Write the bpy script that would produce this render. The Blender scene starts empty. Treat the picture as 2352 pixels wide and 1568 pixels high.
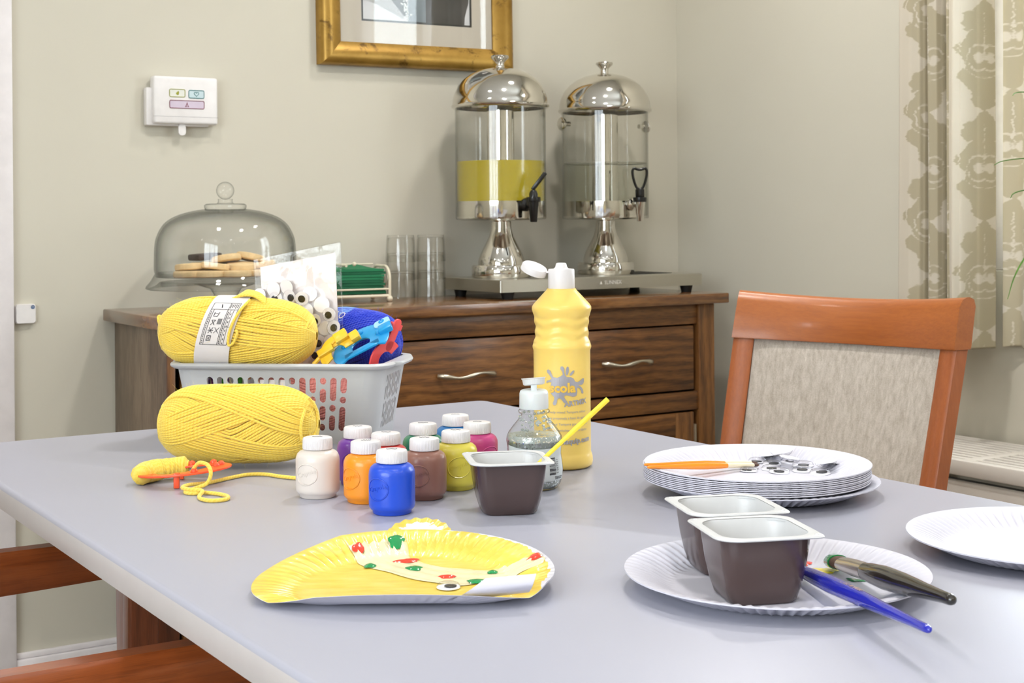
import bpy, bmesh, math, random
from mathutils import Vector, Matrix, Quaternion
from mathutils.noise import noise as pnoise

scene = bpy.context.scene
COL = scene.collection
PI = math.pi
R = math.radians
random.seed(11)

# ------------------------------------------------------------------ camera
YAW = R(32.6)
cd = bpy.data.cameras.new('camera')
cam = bpy.data.objects.new('camera', cd)
COL.objects.link(cam)
cam.matrix_world = (Matrix.Translation((0, 0, 1.02)) @ Matrix.Rotation(-YAW, 4, 'Z')
                    @ Matrix.Rotation(R(90), 4, 'X') @ Matrix.Rotation(R(-0.45), 4, 'Z'))
cd.sensor_width = 36.0
cd.lens = 36.0 * 3300 / 2352
cd.shift_y = -279 / 2352
cd.clip_start = 0.05
cd.dof.use_dof = True
cd.dof.focus_distance = 1.40
cd.dof.aperture_fstop = 26.0
scene.camera = cam

# ------------------------------------------------------------------ world, exposure
w = bpy.data.worlds.new('daylight')
scene.world = w
w.use_nodes = True
bg = w.node_tree.nodes['Background']
bg.inputs['Color'].default_value = (0.86, 0.93, 1.0, 1)
bg.inputs['Strength'].default_value = 9.5
vs = scene.view_settings
vs.view_transform = 'Standard'
vs.look = 'None'
vs.gamma = 1.0
vs.use_curve_mapping = False
vs.exposure = 0.2
LAMP_W = 4.2
scene.cycles.sample_clamp_indirect = 4.0
scene.cycles.sample_clamp_direct = 0.0
scene.cycles.caustics_reflective = False
scene.cycles.caustics_refractive = False
scene.cycles.max_bounces = 8
scene.cycles.diffuse_bounces = 3
scene.cycles.glossy_bounces = 4
scene.cycles.transparent_max_bounces = 20
scene.cycles.transmission_bounces = 4
scene.cycles.use_adaptive_sampling = True
scene.cycles.adaptive_threshold = 0.12
scene.cycles.adaptive_min_samples = 16


# ------------------------------------------------------------------ helpers
def lin(c):
    def f(v):
        v /= 255.0
        return v / 12.92 if v <= 0.04045 else ((v + 0.055) / 1.055) ** 2.4
    return (f(c[0]), f(c[1]), f(c[2]), 1.0)


def tag(o, label=None, cat=None, group=None, kind=None):
    if label: o['label'] = label
    if cat: o['category'] = cat
    if group: o['group'] = group
    if kind: o['kind'] = kind
    return o


def thing(name, label, cat, loc=(0, 0, 0), rz=0.0, group=None, kind=None):
    o = bpy.data.objects.new(name, None)
    o.empty_display_size = 0.05
    COL.objects.link(o)
    o.location = loc
    o.rotation_euler = (0, 0, rz)
    return tag(o, label, cat, group, kind)


def dup(src, loc=None, rz=None, rot=None, label=None, group=None, parent=None, scale=None):
    c = src.copy()
    COL.objects.link(c)
    if parent is not None: c.parent = parent
    if loc is not None: c.location = loc
    if rz is not None: c.rotation_euler = (0, 0, rz)
    if rot is not None: c.rotation_euler = rot
    if scale is not None: c.scale = scale
    if label: c['label'] = label
    if group: c['group'] = group
    for ch in list(src.children):
        d = ch.copy(); COL.objects.link(d); d.parent = c
        for g in list(ch.children):
            e = g.copy(); COL.objects.link(e); e.parent = d
    return c


class MB:
    def __init__(s):
        s.v = []; s.f = []; s.uv = []

    def add(s, vs_, fs, uvs=None):
        b = len(s.v)
        s.v += [tuple(p) for p in vs_]
        for i, f in enumerate(fs):
            s.f.append(tuple(b + k for k in f))
            s.uv.append(uvs[i] if uvs else None)
        return s

    def box(s, c, d, M=None):
        x, y, z = d[0] / 2, d[1] / 2, d[2] / 2
        vs_ = [(sx * x, sy * y, sz * z) for sx in (-1, 1) for sy in (-1, 1) for sz in (-1, 1)]
        if M is not None: vs_ = [M @ Vector(p) for p in vs_]
        vs_ = [(p[0] + c[0], p[1] + c[1], p[2] + c[2]) for p in vs_]
        return s.add(vs_, [(0, 1, 3, 2), (4, 6, 7, 5), (0, 4, 5, 1), (2, 3, 7, 6), (0, 2, 6, 4), (1, 5, 7, 3)])

    def box2(s, a, b):
        return s.box([(a[i] + b[i]) / 2 for i in range(3)], [b[i] - a[i] for i in range(3)])

    def lathe(s, prof, n=48, M=None, mod=None):
        vs_, fs = [], []
        idx = []
        for k, (r, z) in enumerate(prof):
            if r <= 1e-7:
                idx.append([len(vs_)]); vs_.append((0, 0, z))
            else:
                row = []
                for i in range(n):
                    a = 2 * PI * i / n
                    rr, zz = (r, z) if mod is None else mod(k, r, z, a)
                    row.append(len(vs_)); vs_.append((rr * math.cos(a), rr * math.sin(a), zz))
                idx.append(row)
        for k in range(len(idx) - 1):
            A, B = idx[k], idx[k + 1]
            if len(A) == 1 and len(B) == 1: continue
            for i in range(n):
                j = (i + 1) % n
                if len(A) == 1: fs.append((A[0], B[j], B[i]))
                elif len(B) == 1: fs.append((A[i], A[j], B[0]))
                else: fs.append((A[i], A[j], B[j], B[i]))
        if M is not None: vs_ = [M @ Vector(p) for p in vs_]
        return s.add(vs_, fs)

    def tube(s, pts, r, n=8, closed=False, flat=None, caps=True, up=None):
        P = [Vector(p) for p in pts]
        N = len(P)
        rr = r if isinstance(r, (list, tuple)) else [r] * N
        T = []
        for i in range(N):
            a = P[(i - 1) % N] if (closed or i > 0) else P[i]
            b = P[(i + 1) % N] if (closed or i < N - 1) else P[i]
            t = (b - a)
            T.append(t.normalized() if t.length > 1e-12 else Vector((0, 0, 1)))
        u = Vector(up) if up is not None else Vector((0, 0, 1))
        if abs(T[0].dot(u)) > 0.95: u = Vector((1, 0, 0))
        u = (u - T[0] * u.dot(T[0])).normalized()
        vs_, fs, uvs = [], [], []
        L = 0.0; Ls = []
        for i in range(N):
            if i:
                L += (P[i] - P[i - 1]).length
                if up is not None:
                    u2 = Vector(up) - T[i] * Vector(up).dot(T[i])
                    if u2.length > 1e-5: u = u2.normalized()
                else:
                    q = T[i - 1].rotation_difference(T[i]); u = q @ u
                    u = (u - T[i] * u.dot(T[i])).normalized()
            Ls.append(L)
            w_ = T[i].cross(u)
            fx, fy = (1, 1) if flat is None else (flat[i] if isinstance(flat, list) else flat)
            for k in range(n):
                a = 2 * PI * k / n
                vs_.append(P[i] + u * (math.cos(a) * rr[i] * fx) + w_ * (math.sin(a) * rr[i] * fy))
        m = N if closed else N - 1
        for i in range(m):
            j = (i + 1) % N
            l1 = Ls[j] if j else L + (P[0] - P[-1]).length
            for k in range(n):
                k2 = (k + 1) % n
                fs.append((i * n + k, i * n + k2, j * n + k2, j * n + k))
                uvs.append(((Ls[i], k / n), (Ls[i], (k + 1) / n), (l1, (k + 1) / n), (l1, k / n)))
        if caps and not closed:
            fs.append(tuple(reversed(range(n)))); uvs.append(None)
            fs.append(tuple((N - 1) * n + k for k in range(n))); uvs.append(None)
        return s.add(vs_, fs, uvs)

    def loft(s, rings, caps=(True, True), closed=True):
        n = len(rings[0]); vs_ = []; fs = []
        for r_ in rings: vs_ += list(r_)
        for i in range(len(rings) - 1):
            for k in range(n if closed else n - 1):
                k2 = (k + 1) % n
                fs.append((i * n + k, i * n + k2, (i + 1) * n + k2, (i + 1) * n + k))
        if caps[0]: fs.append(tuple(reversed(range(n))))
        if caps[1]: fs.append(tuple((len(rings) - 1) * n + k for k in range(n)))
        return s.add(vs_, fs)

    def prism(s, poly, z0, z1, M=None):
        r0 = [Vector((p[0], p[1], z0)) for p in poly]
        r1 = [Vector((p[0], p[1], z1)) for p in poly]
        if M is not None: r0 = [M @ p for p in r0]; r1 = [M @ p for p in r1]
        return s.loft([r0, r1])

    def grid(s, fn, nu, nv, wrap=False):
        vs_ = []; fs = []
        for j in range(nv + 1):
            for i in range(nu if wrap else nu + 1):
                vs_.append(fn(i / nu, j / nv))
        m = nu if wrap else nu + 1
        for j in range(nv):
            for i in range(nu):
                i2 = (i + 1) % m
                fs.append((j * m + i, j * m + i2, (j + 1) * m + i2, (j + 1) * m + i))
        return s.add(vs_, fs)

    def sphere(s, c, r, n=12, m=8, M=None, sz=1.0):
        prof = [(r * math.sin(PI * k / m), -r * sz * math.cos(PI * k / m)) for k in range(m + 1)]
        prof[0] = (0, -r * sz); prof[-1] = (0, r * sz)
        T = Matrix.Translation(c)
        return s.lathe(prof, n, T @ M if M is not None else T)

    def build(s, name, mat, parent=None, smooth=35, bevel=0.0, segs=2, kind=None):
        me = bpy.data.meshes.new(name)
        me.from_pydata(s.v, [], s.f)
        if any(u is not None for u in s.uv):
            lay = me.uv_layers.new(name='UVMap')
            data = [0.0] * (2 * len(me.loops))
            li = 0
            for f, u in zip(s.f, s.uv):
                for k in range(len(f)):
                    if u is not None:
                        data[2 * (li + k)] = u[k][0]; data[2 * (li + k) + 1] = u[k][1]
                li += len(f)
            lay.data.foreach_set('uv', data)
        bm = bmesh.new(); bm.from_mesh(me)
        bmesh.ops.recalc_face_normals(bm, faces=bm.faces)
        if bevel > 0:
            es = [e for e in bm.edges if len(e.link_faces) == 2 and e.calc_face_angle(0) > R(32)]
            bmesh.ops.bevel(bm, geom=es, offset=bevel, segments=segs, profile=0.5, affect='EDGES', clamp_overlap=True)
        bm.to_mesh(me); bm.free()
        if smooth:
            me.polygons.foreach_set('use_smooth', [True] * len(me.polygons))
            me.set_sharp_from_angle(angle=R(smooth))
        if mat is not None: me.materials.append(mat)
        o = bpy.data.objects.new(name, me)
        COL.objects.link(o)
        if parent is not None: o.parent = parent
        if kind: o['kind'] = kind
        return o


def spline(pts, n, closed=False):
    P = [Vector(p) for p in pts]; N = len(P); out = []
    m = N if closed else N - 1
    for i in range(m):
        p0 = P[(i - 1) % N] if (closed or i > 0) else P[0]
        p1 = P[i]; p2 = P[(i + 1) % N]
        p3 = P[(i + 2) % N] if (closed or i < N - 2) else P[-1]
        for k in range(n):
            t = k / n
            out.append(0.5 * ((2 * p1) + (p2 - p0) * t + (2 * p0 - 5 * p1 + 4 * p2 - p3) * t * t
                              + (3 * p1 - p0 - 3 * p2 + p3) * t ** 3))
    if not closed: out.append(P[-1])
    return out


def rrect(hx, hy, r, n=5):
    out = []
    for cx, cy, a0 in ((hx - r, hy - r, 0), (-hx + r, hy - r, 90), (-hx + r, -hy + r, 180), (hx - r, -hy + r, 270)):
        for k in range(n + 1):
            a = R(a0 + 90 * k / n)
            out.append((cx + r * math.cos(a), cy + r * math.sin(a)))
    return out


def decal(name, polys, mapf, mat, parent, cuts=None, texts=None, thick=0.0):
    """flat print (or low relief) laid on a surface: polys are 2-D outlines, texts are (string, x, y, size[, angle])."""
    bm = bmesh.new()
    for poly in polys or []:
        vv = [bm.verts.new((p[0], p[1], 0)) for p in poly]
        try: bm.faces.new(vv)
        except Exception: pass
    for t in texts or []:
        cu = bpy.data.curves.new('print', 'FONT')
        cu.body = t[0]; cu.size = t[3]; cu.resolution_u = 2
        cu.align_x = 'CENTER'; cu.align_y = 'CENTER'
        if thick: cu.extrude = thick
        if len(t) > 5: cu.offset = t[5]
        ob = bpy.data.objects.new('print', cu)
        me = bpy.data.meshes.new_from_object(ob)
        a = R(t[4]) if len(t) > 4 else 0
        me.transform(Matrix.Translation((t[1], t[2], 0)) @ Matrix.Rotation(a, 4, 'Z'))
        bm.from_mesh(me)
        bpy.data.objects.remove(ob); bpy.data.curves.remove(cu); bpy.data.meshes.remove(me)
    bmesh.ops.triangulate(bm, faces=bm.faces)
    if cuts:
        for ax, vals in cuts:
            for c in vals:
                co = (c, 0, 0) if ax == 0 else (0, c, 0)
                no = (1, 0, 0) if ax == 0 else (0, 1, 0)
                bmesh.ops.bisect_plane(bm, geom=bm.verts[:] + bm.edges[:] + bm.faces[:], plane_co=co, plane_no=no)
    for v in bm.verts:
        v.co = mapf(v.co.x, v.co.y, v.co.z)
    me = bpy.data.meshes.new(name)
    bm.to_mesh(me); bm.free()
    me.materials.append(mat)
    o = bpy.data.objects.new(name, me)
    COL.objects.link(o); o.parent = parent
    return o


def frange(a, b, n):
    return [a + (b - a) * i / n for i in range(n + 1)]


def linepoly(x0, y0, x1, y1, w_):
    d = Vector((x1 - x0, y1 - y0)); n = Vector((-d.y, d.x)).normalized() * w_ / 2
    return [(x0 + n.x, y0 + n.y), (x0 - n.x, y0 - n.y), (x1 - n.x, y1 - n.y), (x1 + n.x, y1 + n.y)]


# ------------------------------------------------------------------ materials
class NT:
    def __init__(s, name):
        s.m = bpy.data.materials.new(name); s.m.use_nodes = True
        s.t = s.m.node_tree; s.b = s.t.nodes['Principled BSDF']; s.out = s.t.nodes['Material Output']

    def n(s, typ, **kw):
        nd = s.t.nodes.new(typ)
        for k, v in kw.items():
            if k in nd.inputs: nd.inputs[k].default_value = v
            else: setattr(nd, k, v)
        return nd

    def l(s, a, b): s.t.links.new(a, b); return s

    def coord(s, kind='Object', scale=(1, 1, 1), rot=(0, 0, 0)):
        tc = s.n('ShaderNodeTexCoord'); mp = s.n('ShaderNodeMapping')
        mp.inputs['Scale'].default_value = scale; mp.inputs['Rotation'].default_value = rot
        s.l(tc.outputs[kind], mp.inputs['Vector'])
        return mp.outputs['Vector']

    def noise(s, vec, scale, detail=4, rough=0.55, dist=0.0):
        nd = s.n('ShaderNodeTexNoise'); nd.inputs['Scale'].default_value = scale
        nd.inputs['Detail'].default_value = detail; nd.inputs['Roughness'].default_value = rough
        nd.inputs['Distortion'].default_value = dist
        if vec is not None: s.l(vec, nd.inputs['Vector'])
        return nd.outputs['Fac']

    def ramp(s, fac, stops):
        nd = s.n('ShaderNodeValToRGB'); cr = nd.color_ramp
        while len(cr.elements) < len(stops): cr.elements.new(0.5)
        for e, (p, c) in zip(cr.elements, stops): e.position = p; e.color = c
        s.l(fac, nd.inputs['Fac']); return nd.outputs['Color']

    def math(s, op, a, b=None, c=None, clamp=False):
        nd = s.n('ShaderNodeMath', operation=op); nd.use_clamp = clamp
        for i, x in enumerate((a, b, c)):
            if x is None: continue
            if isinstance(x, (int, float)): nd.inputs[i].default_value = x
            else: s.l(x, nd.inputs[i])
        return nd.outputs[0]

    def mix(s, fac, a, b, typ='MIX'):
        nd = s.n('ShaderNodeMix', data_type='RGBA', blend_type=typ)
        for i, x in ((0, fac), (6, a), (7, b)):
            if isinstance(x, (int, float)): nd.inputs[i].default_value = x
            elif isinstance(x, tuple): nd.inputs[i].default_value = x
            else: s.l(x, nd.inputs[i])
        return nd.outputs[2]

    def bump(s, h, strength=0.2, dist=0.002):
        nd = s.n('ShaderNodeBump'); nd.inputs['Strength'].default_value = strength
        nd.inputs['Distance'].default_value = dist
        s.l(h, nd.inputs['Height']); s.l(nd.outputs['Normal'], s.b.inputs['Normal']); return s

    def p(s, **kw):
        names = {'col': 'Base Color', 'rough': 'Roughness', 'metal': 'Metallic', 'spec': 'Specular IOR Level',
                 'coat': 'Coat Weight', 'coatr': 'Coat Roughness', 'sss': 'Subsurface Weight', 'trans': 'Transmission Weight',
                 'sheen': 'Sheen Weight', 'alpha': 'Alpha', 'ior': 'IOR'}
        for k, v in kw.items():
            i = s.b.inputs[names[k]]
            if hasattr(v, 'links'): s.l(v, i)
            else: i.default_value = v
        return s


def plain(name, rgb, rough=0.5, metal=0.0, spec=0.5, var=0.04, scale=30.0, bump=0.0, bscale=200.0, **kw):
    """one-colour surface with a slight uneven tone and optional fine relief"""
    t = NT(name)
    c = lin(rgb)
    v = t.coord('Object')
    f = t.noise(v, scale, 3)
    lo = tuple(x * (1 - var) for x in c[:3]) + (1,); hi = tuple(min(1, x * (1 + var)) for x in c[:3]) + (1,)
    t.p(col=t.ramp(f, [(0.3, lo), (0.7, hi)]), rough=rough, metal=metal, spec=spec, **kw)
    if bump: t.bump(t.noise(v, bscale, 4), bump, 0.001)
    return t.m


def wood(name, dark, mid, light, axis=0, rough=0.4, streak=0.6, coat=0.15, stretch=16.0, figure=0.5, scale=1.0):
    """stained timber: soft tonal drift, long dark pore streaks along the grain and a wandering figure"""
    t = NT(name)
    def sc(k): return tuple(1.0 if i == axis else k for i in range(3))
    drift = t.noise(t.coord('Object', sc(3.0)), 2.2 * scale, 4, 0.55, 0.6)
    wv = t.n('ShaderNodeTexWave', wave_type='BANDS', bands_direction=('Z', 'X', 'X')[axis], wave_profile='SIN')
    wv.inputs['Scale'].default_value = 4.2 * scale; wv.inputs['Distortion'].default_value = 9.0
    wv.inputs['Detail'].default_value = 4.0; wv.inputs['Detail Scale'].default_value = 0.9; wv.inputs['Detail Roughness'].default_value = 0.65
    t.l(t.coord('Object', tuple(0.9 if i == axis else 3.2 for i in range(3))), wv.inputs['Vector'])
    fib = t.noise(t.coord('Object', sc(stretch)), 16 * scale, 5, 0.65)
    pore = t.noise(t.coord('Object', sc(stretch * 1.3), (0.04, 0.03, 0.05)), 26 * scale, 3, 0.6, 0.5)
    h = t.math('ADD', t.math('MULTIPLY', drift, 0.5), t.math('MULTIPLY', fib, 0.3))
    h = t.math('ADD', h, t.math('MULTIPLY', wv.outputs['Fac'], 0.22 * figure))
    c = t.ramp(h, [(0.30, lin(dark)), (0.46, lin(mid)), (0.68, lin(light))])
    pm = t.ramp(t.math('ADD', pore, t.math('MULTIPLY', wv.outputs['Fac'], 0.10 * figure)), [(0.36, (0.36, 0.34, 0.32, 1)), (0.50, (1, 1, 1, 1))])
    c = t.mix(streak, c, pm, 'MULTIPLY')
    t.p(col=c, rough=rough, coat=coat, coatr=0.15)
    t.bump(pore, 0.10, 0.0005)
    return t.m


def thin_glass(name, tint=(0.97, 0.985, 0.98, 1), edge=(0.62, 0.66, 0.64, 1), rough=0.02, refl=1.0, bump=0.0, bscale=40, epow=4.0):
    """clear wall of glass or film: light passes straight, fresnel reflections, darker at grazing view as thick glass is"""
    t = NT(name)
    lw = t.n('ShaderNodeLayerWeight'); lw.inputs['Blend'].default_value = 0.5
    gl = t.n('ShaderNodeBsdfGlossy'); gl.inputs['Roughness'].default_value = rough
    if bump:
        b = t.n('ShaderNodeBump'); b.inputs['Strength'].default_value = bump; b.inputs['Distance'].default_value = 0.002
        t.l(t.noise(t.coord('Object'), bscale, 3, 0.5, 0.6), b.inputs['Height'])
        t.l(b.outputs['Normal'], gl.inputs['Normal']); t.l(b.outputs['Normal'], lw.inputs['Normal'])
    col = t.mix(t.math('POWER', lw.outputs['Facing'], epow), tint, edge)
    tr = t.n('ShaderNodeBsdfTransparent'); t.l(col, tr.inputs['Color'])
    fre = t.math('MULTIPLY_ADD', t.math('POWER', lw.outputs['Facing'], 5.0), 0.7 * refl, 0.035 * refl, clamp=True)
    mx = t.n('ShaderNodeMixShader')
    t.l(fre, mx.inputs[0])
    t.l(tr.outputs[0], mx.inputs[1]); t.l(gl.outputs[0], mx.inputs[2])
    t.l(mx.outputs[0], t.out.inputs['Surface'])
    return t.m


def metal(name, rgb, rough=0.12, brushed=None):
    t = NT(name)
    v = t.coord('Object', brushed or (1, 1, 1))
    f = t.noise(v, 60 if brushed else 12, 4)
    c = lin(rgb)
    t.p(col=t.ramp(f, [(0.3, tuple(x * 0.92 for x in c[:3]) + (1,)), (0.7, c)]), metal=1.0,
        rough=t.math('MULTIPLY_ADD', f, 0.10 if brushed else 0.03, rough))
    if brushed: t.bump(f, 0.05, 0.0004)
    return t.m


def yarn_mat(name, lo, mid, hi):
    t = NT(name)
    tc = t.n('ShaderNodeTexCoord')
    sx = t.n('ShaderNodeSeparateXYZ'); t.l(tc.outputs['UV'], sx.inputs[0])
    ph = t.math('ADD', t.math('MULTIPLY', sx.outputs['X'], 2 * PI / 0.0042), t.math('MULTIPLY', sx.outputs['Y'], 4 * PI))
    sn = t.math('MULTIPLY_ADD', t.math('SINE', ph), 0.5, 0.5)
    fz = t.noise(t.coord('Object'), 900, 3, 0.7)
    h = t.math('ADD', t.math('MULTIPLY_ADD', sn, 0.22, 0.18), t.math('MULTIPLY', fz, 0.6))
    t.p(col=t.ramp(h, [(0.18, lin(lo)), (0.5, lin(mid)), (0.9, lin(hi))]), rough=0.9, spec=0.1, sheen=0.25)  # shade in the ply grooves painted in as the darker tone
    t.bump(h, 0.35, 0.0005)
    return t.m


M = {}
def build_materials():
    # walls
    t = NT('wall_paint'); v = t.coord('Object')
    f = t.noise(v, 1.3, 3)
    t.p(col=t.ramp(f, [(0.3, lin((208, 202, 186))), (0.7, lin((212, 207, 191)))]), rough=0.75, spec=0.25)
    t.bump(t.noise(v, 90, 5, 0.6), 0.06, 0.002)
    M['wall'] = t.m
    M['ceil'] = plain('ceiling_paint', (240, 240, 238), 0.85, bump=0.05)
    t = NT('carpet'); v = t.coord('Object')
    t.p(col=t.ramp(t.noise(v, 160, 4), [(0.35, lin((96, 84, 72))), (0.65, lin((132, 118, 102)))]), rough=0.95, spec=0.1)
    t.bump(t.noise(v, 400, 3), 0.5, 0.004)
    M['carpet'] = t.m
    M['gloss_white'] = plain('white_gloss_paint', (232, 226, 226), 0.35, bump=0.03)
    M['white_plastic'] = plain('white_plastic', (236, 232, 230), 0.35)
    M['pane'] = thin_glass('window_glass', (0.98, 0.99, 0.985, 1), (0.8, 0.85, 0.83, 1))
    # table
    t = NT('grey_laminate'); v = t.coord('Object')
    f = t.noise(v, 3.0, 4)
    t.p(col=t.ramp(f, [(0.3, lin((166, 166, 178))), (0.7, lin((169, 169, 181)))]),
        rough=0.34, spec=0.36)
    M['laminate'] = t.m
    M['laminate_edge'] = plain('table_edging', (192, 186, 184), 0.4, var=0.02)
    # woods
    M['oak_x'] = wood('dark_oak_along', (66, 38, 16), (118, 74, 34), (158, 108, 56), 0, streak=.7)
    M['oak_top'] = wood('polished_oak_top', (66, 38, 16), (118, 74, 34), (158, 108, 56), 0, streak=.6, rough=.24, coat=.7)
    M['oak_z'] = wood('dark_oak_upright', (66, 40, 20), (118, 76, 38), (152, 104, 56), 2, streak=.6)
    M['oak_y'] = wood('dark_oak_end', (60, 42, 30), (104, 82, 64), (128, 104, 84), 1)
    M['oak_side'] = wood('oak_side_with_grey_sheen', (82, 64, 48), (122, 102, 82), (150, 130, 108), 2, rough=0.45, streak=.6)  # grey of reflected light on the end mixed into the oak tones
    M['beech'] = wood('warm_stained_beech', (144, 74, 24), (164, 90, 31), (178, 104, 42), 0, rough=0.38, streak=.12, coat=0.25, figure=.12)
    M['beech_z'] = wood('warm_stained_beech_upright', (146, 76, 34), (164, 90, 44), (178, 104, 56), 2, rough=0.4, streak=.12, coat=0.2, figure=.12)
    M['mahogany'] = wood('red_brown_stained_wood', (112, 50, 18), (150, 74, 30), (174, 96, 48), 0, rough=0.28, streak=.3, coat=0.5, figure=.2)
    M['mahogany_z'] = wood('red_brown_stained_upright', (110, 54, 30), (148, 80, 48), (168, 98, 64), 2, rough=0.3, streak=.3, coat=0.4, figure=.2)
    # woven chair fabric
    t = NT('woven_grey_fabric')
    v = t.coord('Object', (1, 1, 1))
    st = t.noise(t.coord('Object', (150, 150, 5)), 1.0, 3, 0.6)
    sx = t.n('ShaderNodeSeparateXYZ'); t.l(v, sx.inputs[0])
    wx = t.math('SINE', t.math('MULTIPLY', sx.outputs['X'], 2 * PI / 0.0022))
    wz = t.math('SINE', t.math('MULTIPLY', sx.outputs['Z'], 2 * PI / 0.0022))
    weave = t.math('MULTIPLY_ADD', t.math('MULTIPLY', wx, wz), 0.5, 0.5)
    sp = t.noise(v, 700, 2, 0.6)
    h = t.math('ADD', t.math('MULTIPLY', st, 0.40), t.math('ADD', t.math('MULTIPLY', weave, 0.22), t.math('MULTIPLY', sp, 0.35)))
    t.p(col=t.ramp(h, [(0.26, lin((140, 128, 114))), (0.48, lin((180, 170, 158))), (0.72, lin((216, 208, 198)))]), rough=0.85, spec=0.2)
    t.bump(weave, 0.4, 0.0006)
    M['fabric'] = t.m
    # metals, glass
    M['steel'] = metal('polished_steel', (222, 218, 210), 0.06)
    M['brushed'] = metal('brushed_steel', (200, 196, 184), 0.26, (1, 1, 30))
    M['pewter'] = metal('cast_pewter', (206, 196, 178), 0.28)
    M['glass'] = thin_glass('clear_glass', (0.988, 0.992, 0.990, 1), (0.30, 0.32, 0.31, 1), epow=3.2)
    M['tumbler'] = thin_glass('tumbler_glass', (0.985, 0.985, 0.98, 1), (0.62, 0.61, 0.58, 1), 0.05, 1.2, epow=3.0)
    M['acrylic'] = thin_glass('clear_acrylic', (0.988, 0.988, 0.982, 1), (0.60, 0.60, 0.56, 1), 0.05)
    M['water'] = thin_glass('still_water', (0.955, 0.965, 0.945, 1), (0.78, 0.79, 0.74, 1), 0.02, 0.6)
    M['film'] = thin_glass('plastic_film', (0.995, 0.995, 0.995, 1), (0.70, 0.70, 0.71, 1), 0.08, 1.0, bump=0.35, bscale=60)
    M['dome'] = thin_glass('clear_plastic_dome', (0.97, 0.97, 0.975, 1), (0.6, 0.6, 0.64, 1), 0.04)
    t = NT('orange_squash'); v = t.coord('Object')
    t.p(col=t.ramp(t.noise(v, 4, 2), [(0.3, lin((184, 166, 40))), (0.7, lin((196, 178, 48)))]), rough=0.25, sss=0.2)
    t.b.inputs['Subsurface Radius'].default_value = (0.03, 0.025, 0.004)
    M['juice'] = t.m
    M['black'] = plain('black_plastic', (22, 21, 20), 0.25, spec=0.5)
    M['black_rubber'] = plain('black_rubber', (18, 17, 16), 0.6)
    M['cream_wire'] = plain('cream_painted_wire', (226, 216, 192), 0.4)
    # gold frame
    t = NT('distressed_gold_leaf'); v = t.coord('Object', (1, 1, 1))
    f = t.noise(v, 26, 6, 0.7, 0.4)
    w2 = t.noise(v, 8, 4, 0.6)
    c = t.ramp(w2, [(0.3, lin((140, 104, 34))), (0.7, lin((190, 150, 72)))])
    sc = t.ramp(f, [(0.34, (0.22, 0.18, 0.12, 1)), (0.45, (1, 1, 1, 1))])
    t.p(col=t.mix(0.8, c, sc, 'MULTIPLY'), metal=0.55, rough=0.36)
    t.bump(f, 0.15, 0.001)
    M['gold'] = t.m
    M['mount'] = plain('cream_mount_board', (208, 195, 180), 0.8, var=0.01)
    M['print_black'] = plain('black_print', (38, 36, 34), 0.6)
    M['print_grey'] = plain('grey_print', (120, 118, 118), 0.6)
    M['ink'] = plain('dark_ink', (52, 50, 56), 0.6)
    # curtain
    t = NT('damask_curtain_cloth')
    at = t.n('ShaderNodeAttribute', attribute_name='motif')
    v = t.coord('Object', (1, 1, 9))
    fi = t.noise(v, 60, 4, 0.6)
    mk = t.math('ADD', at.outputs['Fac'], t.math('MULTIPLY', t.math('SUBTRACT', fi, 0.5), 0.9), clamp=True)
    c = t.ramp(mk, [(0.30, lin((230, 221, 204))), (0.62, lin((200, 189, 160)))])
    t.p(col=c, rough=0.55, spec=0.35, sheen=0.2)
    tl = t.n('ShaderNodeBsdfTranslucent'); t.l(c, tl.inputs['Color'])
    mx = t.n('ShaderNodeMixShader'); mx.inputs[0].default_value = 0.32
    t.l(t.b.outputs[0], mx.inputs[1]); t.l(tl.outputs[0], mx.inputs[2]); t.l(mx.outputs[0], t.out.inputs['Surface'])
    t.bump(t.noise(t.coord('Object', (200, 200, 30)), 4, 3), 0.15, 0.001)
    M['curtain'] = t.m
    M['curtain_inner'] = t.m.copy(); M['curtain_inner'].name = 'damask_inner_cloth'
    [n_ for n_ in M['curtain_inner'].node_tree.nodes if n_.bl_idname == 'ShaderNodeMixShader'][0].inputs[0].default_value = 0.12
    t = NT('spider_plant_leaf')
    t.p(col=t.ramp(t.noise(t.coord('Object'), 30, 3), [(0.3, lin((58, 112, 40))), (0.7, lin((120, 168, 70)))]), rough=0.4, spec=0.4)
    tl = t.n('ShaderNodeBsdfTranslucent'); tl.inputs['Color'].default_value = lin((130, 180, 60))
    mx = t.n('ShaderNodeMixShader'); mx.inputs[0].default_value = 0.3
    t.l(t.b.outputs[0], mx.inputs[1]); t.l(tl.outputs[0], mx.inputs[2]); t.l(mx.outputs[0], t.out.inputs['Surface'])
    M['leaf'] = t.m
    M['terracotta'] = plain('terracotta', (176, 104, 74), 0.8, bump=0.1)
    M['soil'] = plain('potting_soil', (60, 44, 34), 0.95, bump=0.6)
    M['slot_shade_core'] = plain('slot_shade_grey', (58, 54, 50), 0.7)
    M['radiator'] = plain('radiator_enamel', (226, 219, 210), 0.4, var=0.015)
    # crafts
    M['yarn_yellow'] = yarn_mat('yellow_yarn', (212, 162, 40), (246, 210, 82), (252, 228, 124))
    M['yarn_blue'] = yarn_mat('royal_blue_yarn', (12, 22, 118), (30, 48, 176), (70, 92, 220))
    M['yarn_pink'] = yarn_mat('pink_yarn', (196, 96, 92), (240, 148, 140), (252, 186, 178))
    M['yarn_core'] = plain('yellow_yarn_core', (232, 192, 70), 0.95, spec=0.05)
    M['yarn_core_blue'] = plain('blue_yarn_core', (14, 24, 110), 0.95, spec=0.05)
    M['yarn_core_pink'] = plain('pink_yarn_core', (206, 110, 104), 0.95, spec=0.05)
    M['paper'] = plain('white_paper', (228, 222, 220), 0.75, var=0.01)
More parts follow.
